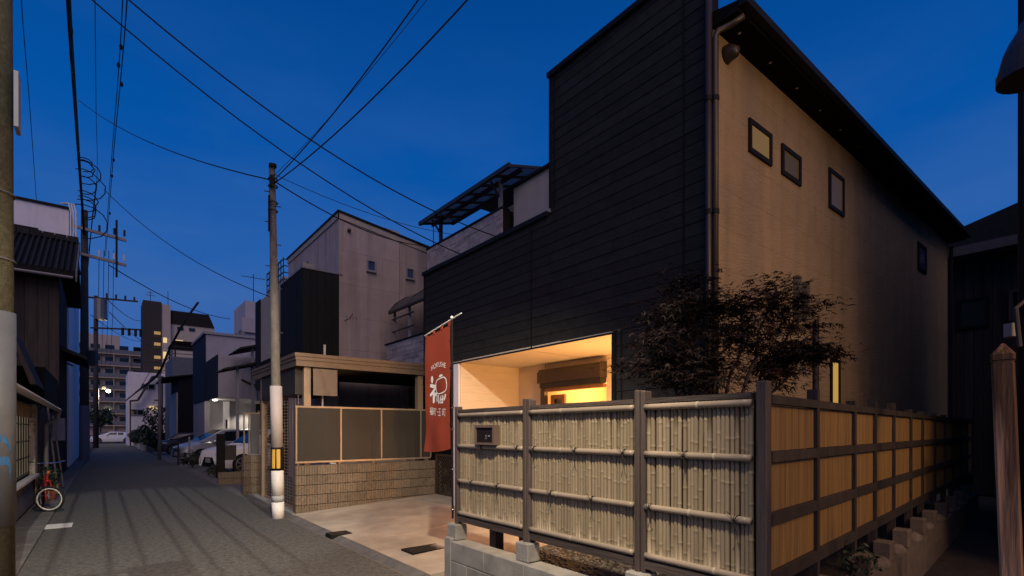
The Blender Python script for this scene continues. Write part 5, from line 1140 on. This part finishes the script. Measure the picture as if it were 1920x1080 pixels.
car('parked_car', 'small dark car parked beside the dark shrubs', 2.85, 41.6, 3.4, 1.48, 1.5, car_dark, 'kei')
# crossing car at the far junction
cc = car('passing_car', 'pale car crossing the far junction with red tail lights', -1.4, 85.2, 4.6, 1.8, 1.5, car_white, 'suv', group='cars on the cross street')
cc2 = car('passing_car', 'dark car standing beyond the far junction', -2.2, 89.5, 4.6, 1.8, 1.5, car_dark, 'suv', group='cars on the cross street')
# ================================================================ right side: weathered log post, dark house, lamp
wp_ = thing('wooden_post', 'weathered square log post with pointed cap at the alley mouth', 'post', (3.5, .46, 0))
pc = Vector((3.46, .455, 0)); hw = .043; CA_, SA_ = .131, -.991
lp = MB(); 
ring_ = [(-1, -.8), (-.8, -1), (.8, -1), (1, -.8), (1, .8), (.8, 1), (-.8, 1), (-1, .8)]
def oct_(z, s, lean): return [(pc.x + (a * .131 + b * .991) * hw * s + lean * .131, pc.y + (-a * .991 + b * .131) * hw * s - lean * .991, z) for a, b in ring_]
lv = [(0, 1, .045), (.6, .99, .03), (1.2, 1.0, .012), (1.93, .99, -.01), (1.932, .92, -.01), (1.945, .92, -.01), (1.948, 1.05, -.01), (1.975, 1.05, -.01), (2.03, .12, -.01)]
for z, s, ln_ in lv: lp.v += oct_(z, s, ln_)
for i in range(len(lv) - 1):
    for k in range(8): k2 = (k + 1) % 8; lp.f.append((i * 8 + k, i * 8 + k2, i * 8 + 8 + k2, i * 8 + 8 + k))
lp.f.append(tuple(range(8))); lp.f.append(tuple((len(lv) - 1) * 8 + k for k in range(8))); lp.build('shaft', weath, wp_)
for k, (u, dd_, h, mm, lb) in enumerate(((1912, 3.2, 1.75, wood_dark, 'dark timber leaning behind the weathered log post'), (1917, 3.0, 1.25, M('ochre_board', (.25, .16, .06), .7, .2, bump=.1), 'ochre board at the far right edge'))):
    q = pt(u, 900, dd_); MB().bar((q.x, q.y, 0), (q.x + .05, q.y + .08, h), .07, .05).build('timber', mm, None, lb, 'timber', 'timbers by the log post')
ct = thing('slatted_crate', 'slanting slatted rack in shadow behind the log post', 'rack', (5.6, 1.2, 0)); 
q = pt(1888, 800, 6.0)
for k in range(9): MB().bar((q.x - .12 + k * .012, q.y + .05, 1.85 - k * .085), (q.x + .25, q.y - .25, 1.80 - k * .085), .02, .05).build('slat', M('rack_slat', (.045, .032, .025), .8, .2, bump=.05), ct)
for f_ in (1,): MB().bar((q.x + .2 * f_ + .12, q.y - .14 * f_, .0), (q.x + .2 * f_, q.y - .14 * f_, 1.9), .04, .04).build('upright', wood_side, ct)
dk = thing('alley_house', 'dark board house closing the end of the alley at right', 'house', (20, 0, 0))
DX = 17.2
box(DX, -8, 0, 24, 3.6, 5.95).build('wall', dark_wall, dk)
y = 3.55
while y > -1.5: box(DX - .02, y - .17, 0, DX - .001, y - .005, 5.9).build('wall_board', old_board, dk); y -= .175
MB().hexa([(DX - .6, -8, 5.95), (24, -8, 5.95), (24, 3.75, 5.95), (DX - .6, 3.75, 5.95), (DX - .6, -8, 6.18), (24, -8, 6.18), (24, 3.75, 6.18), (DX - .6, 3.75, 6.18)]).build('eave', M('grey_eave', (.10, .085, .08), .8, .2, bump=.05), dk)
MB().prism([(3.7, 6.19), (3.65, 6.5), (-3.5, 8.4), (-8, 6.19)], 'x', DX - .5, 24).build('roof', tile_m, dk)
window_x(dk, 2.55, 3.15, 4.2, 4.95, DX - .022, black_metal, glass_green, .06, .05); window_x(dk, 1.35, 2.2, 4.25, 5.0, DX - .022, wood_dark, glass_dark, .07, .06, 1)
rh = thing('right_shade_wall', 'unseen dark wall right of the alley, sized to shade the beige side wall', 'wall', (9, -.9, 0)); box(7.4, -5.0, 0, 14.2, -.3, 9.0).build('wall', dark_wall, rh)  # unseen block, made tall and moved close to keep light off the side wall
for u, v0, v1, mm, lb in ((1903, 605, 630, sheet_grey, 'small pale meter box on the utility pole at right edge'),):
    q0, q1 = pt(1895, v1, 4.2), pt(1912, v0, 4.2); MB().hexa([(q0.x, q0.y, q0.z), (q1.x, q1.y, q0.z), (q1.x + .05, q1.y + .05, q0.z), (q0.x + .05, q0.y + .05, q0.z), (q0.x, q0.y, q1.z), (q1.x, q1.y, q1.z), (q1.x + .05, q1.y + .05, q1.z), (q0.x + .05, q0.y + .05, q1.z)]).build('meter_box', mm, None, lb, 'meter box')
q = pt(1922, 500, 4.1); rp_ = pole('utility_pole', 'dark slim pole at the right edge carrying a hooded lamp', q.x, q.y, 9, .045, .04, black_metal)
hd = thing('hooded_lamp', 'hooded lamp shade hung on the right edge pole', 'lamp', (pt(1932, 140, 2.9).x, pt(1932, 140, 2.9).y, 3.55))
c_ = pt(1935, 140, 2.95); zt_ = zv(72, 2.95); zr = zv(128, 2.95)
MB().lathe((c_.x, c_.y, 0), [(.05, zt_ + .10), (.07, zt_ + .05), (.10, zt_), (.125, zt_ - .06), (.15, zr), (.155, zr - .002), (.155, zr - .05), (.145, zr - .05)], 24).build('hood', brown_metal, hd, smooth=False)
MB().tube([(c_.x, c_.y, zt_ + .05), (c_.x, c_.y, zt_ + .6), (q.x, q.y, zt_ + .9)], .02, 8).build('hanger', black_metal, hd)
pbn = MB(); q2 = pt(1912, 590, 4.0)
pbn.tube([(q2.x, q2.y, q2.z - .25), (q2.x - .02, q2.y + .02, q2.z + .05), (q2.x + .05, q2.y - .03, q2.z + .12), (q2.x + .14, q2.y - .1, q2.z + .05)], .016, 8); pbn.build('bent_pipe', pole_far, None, 'bent grey pipe beside the meter box at right', 'pipe')
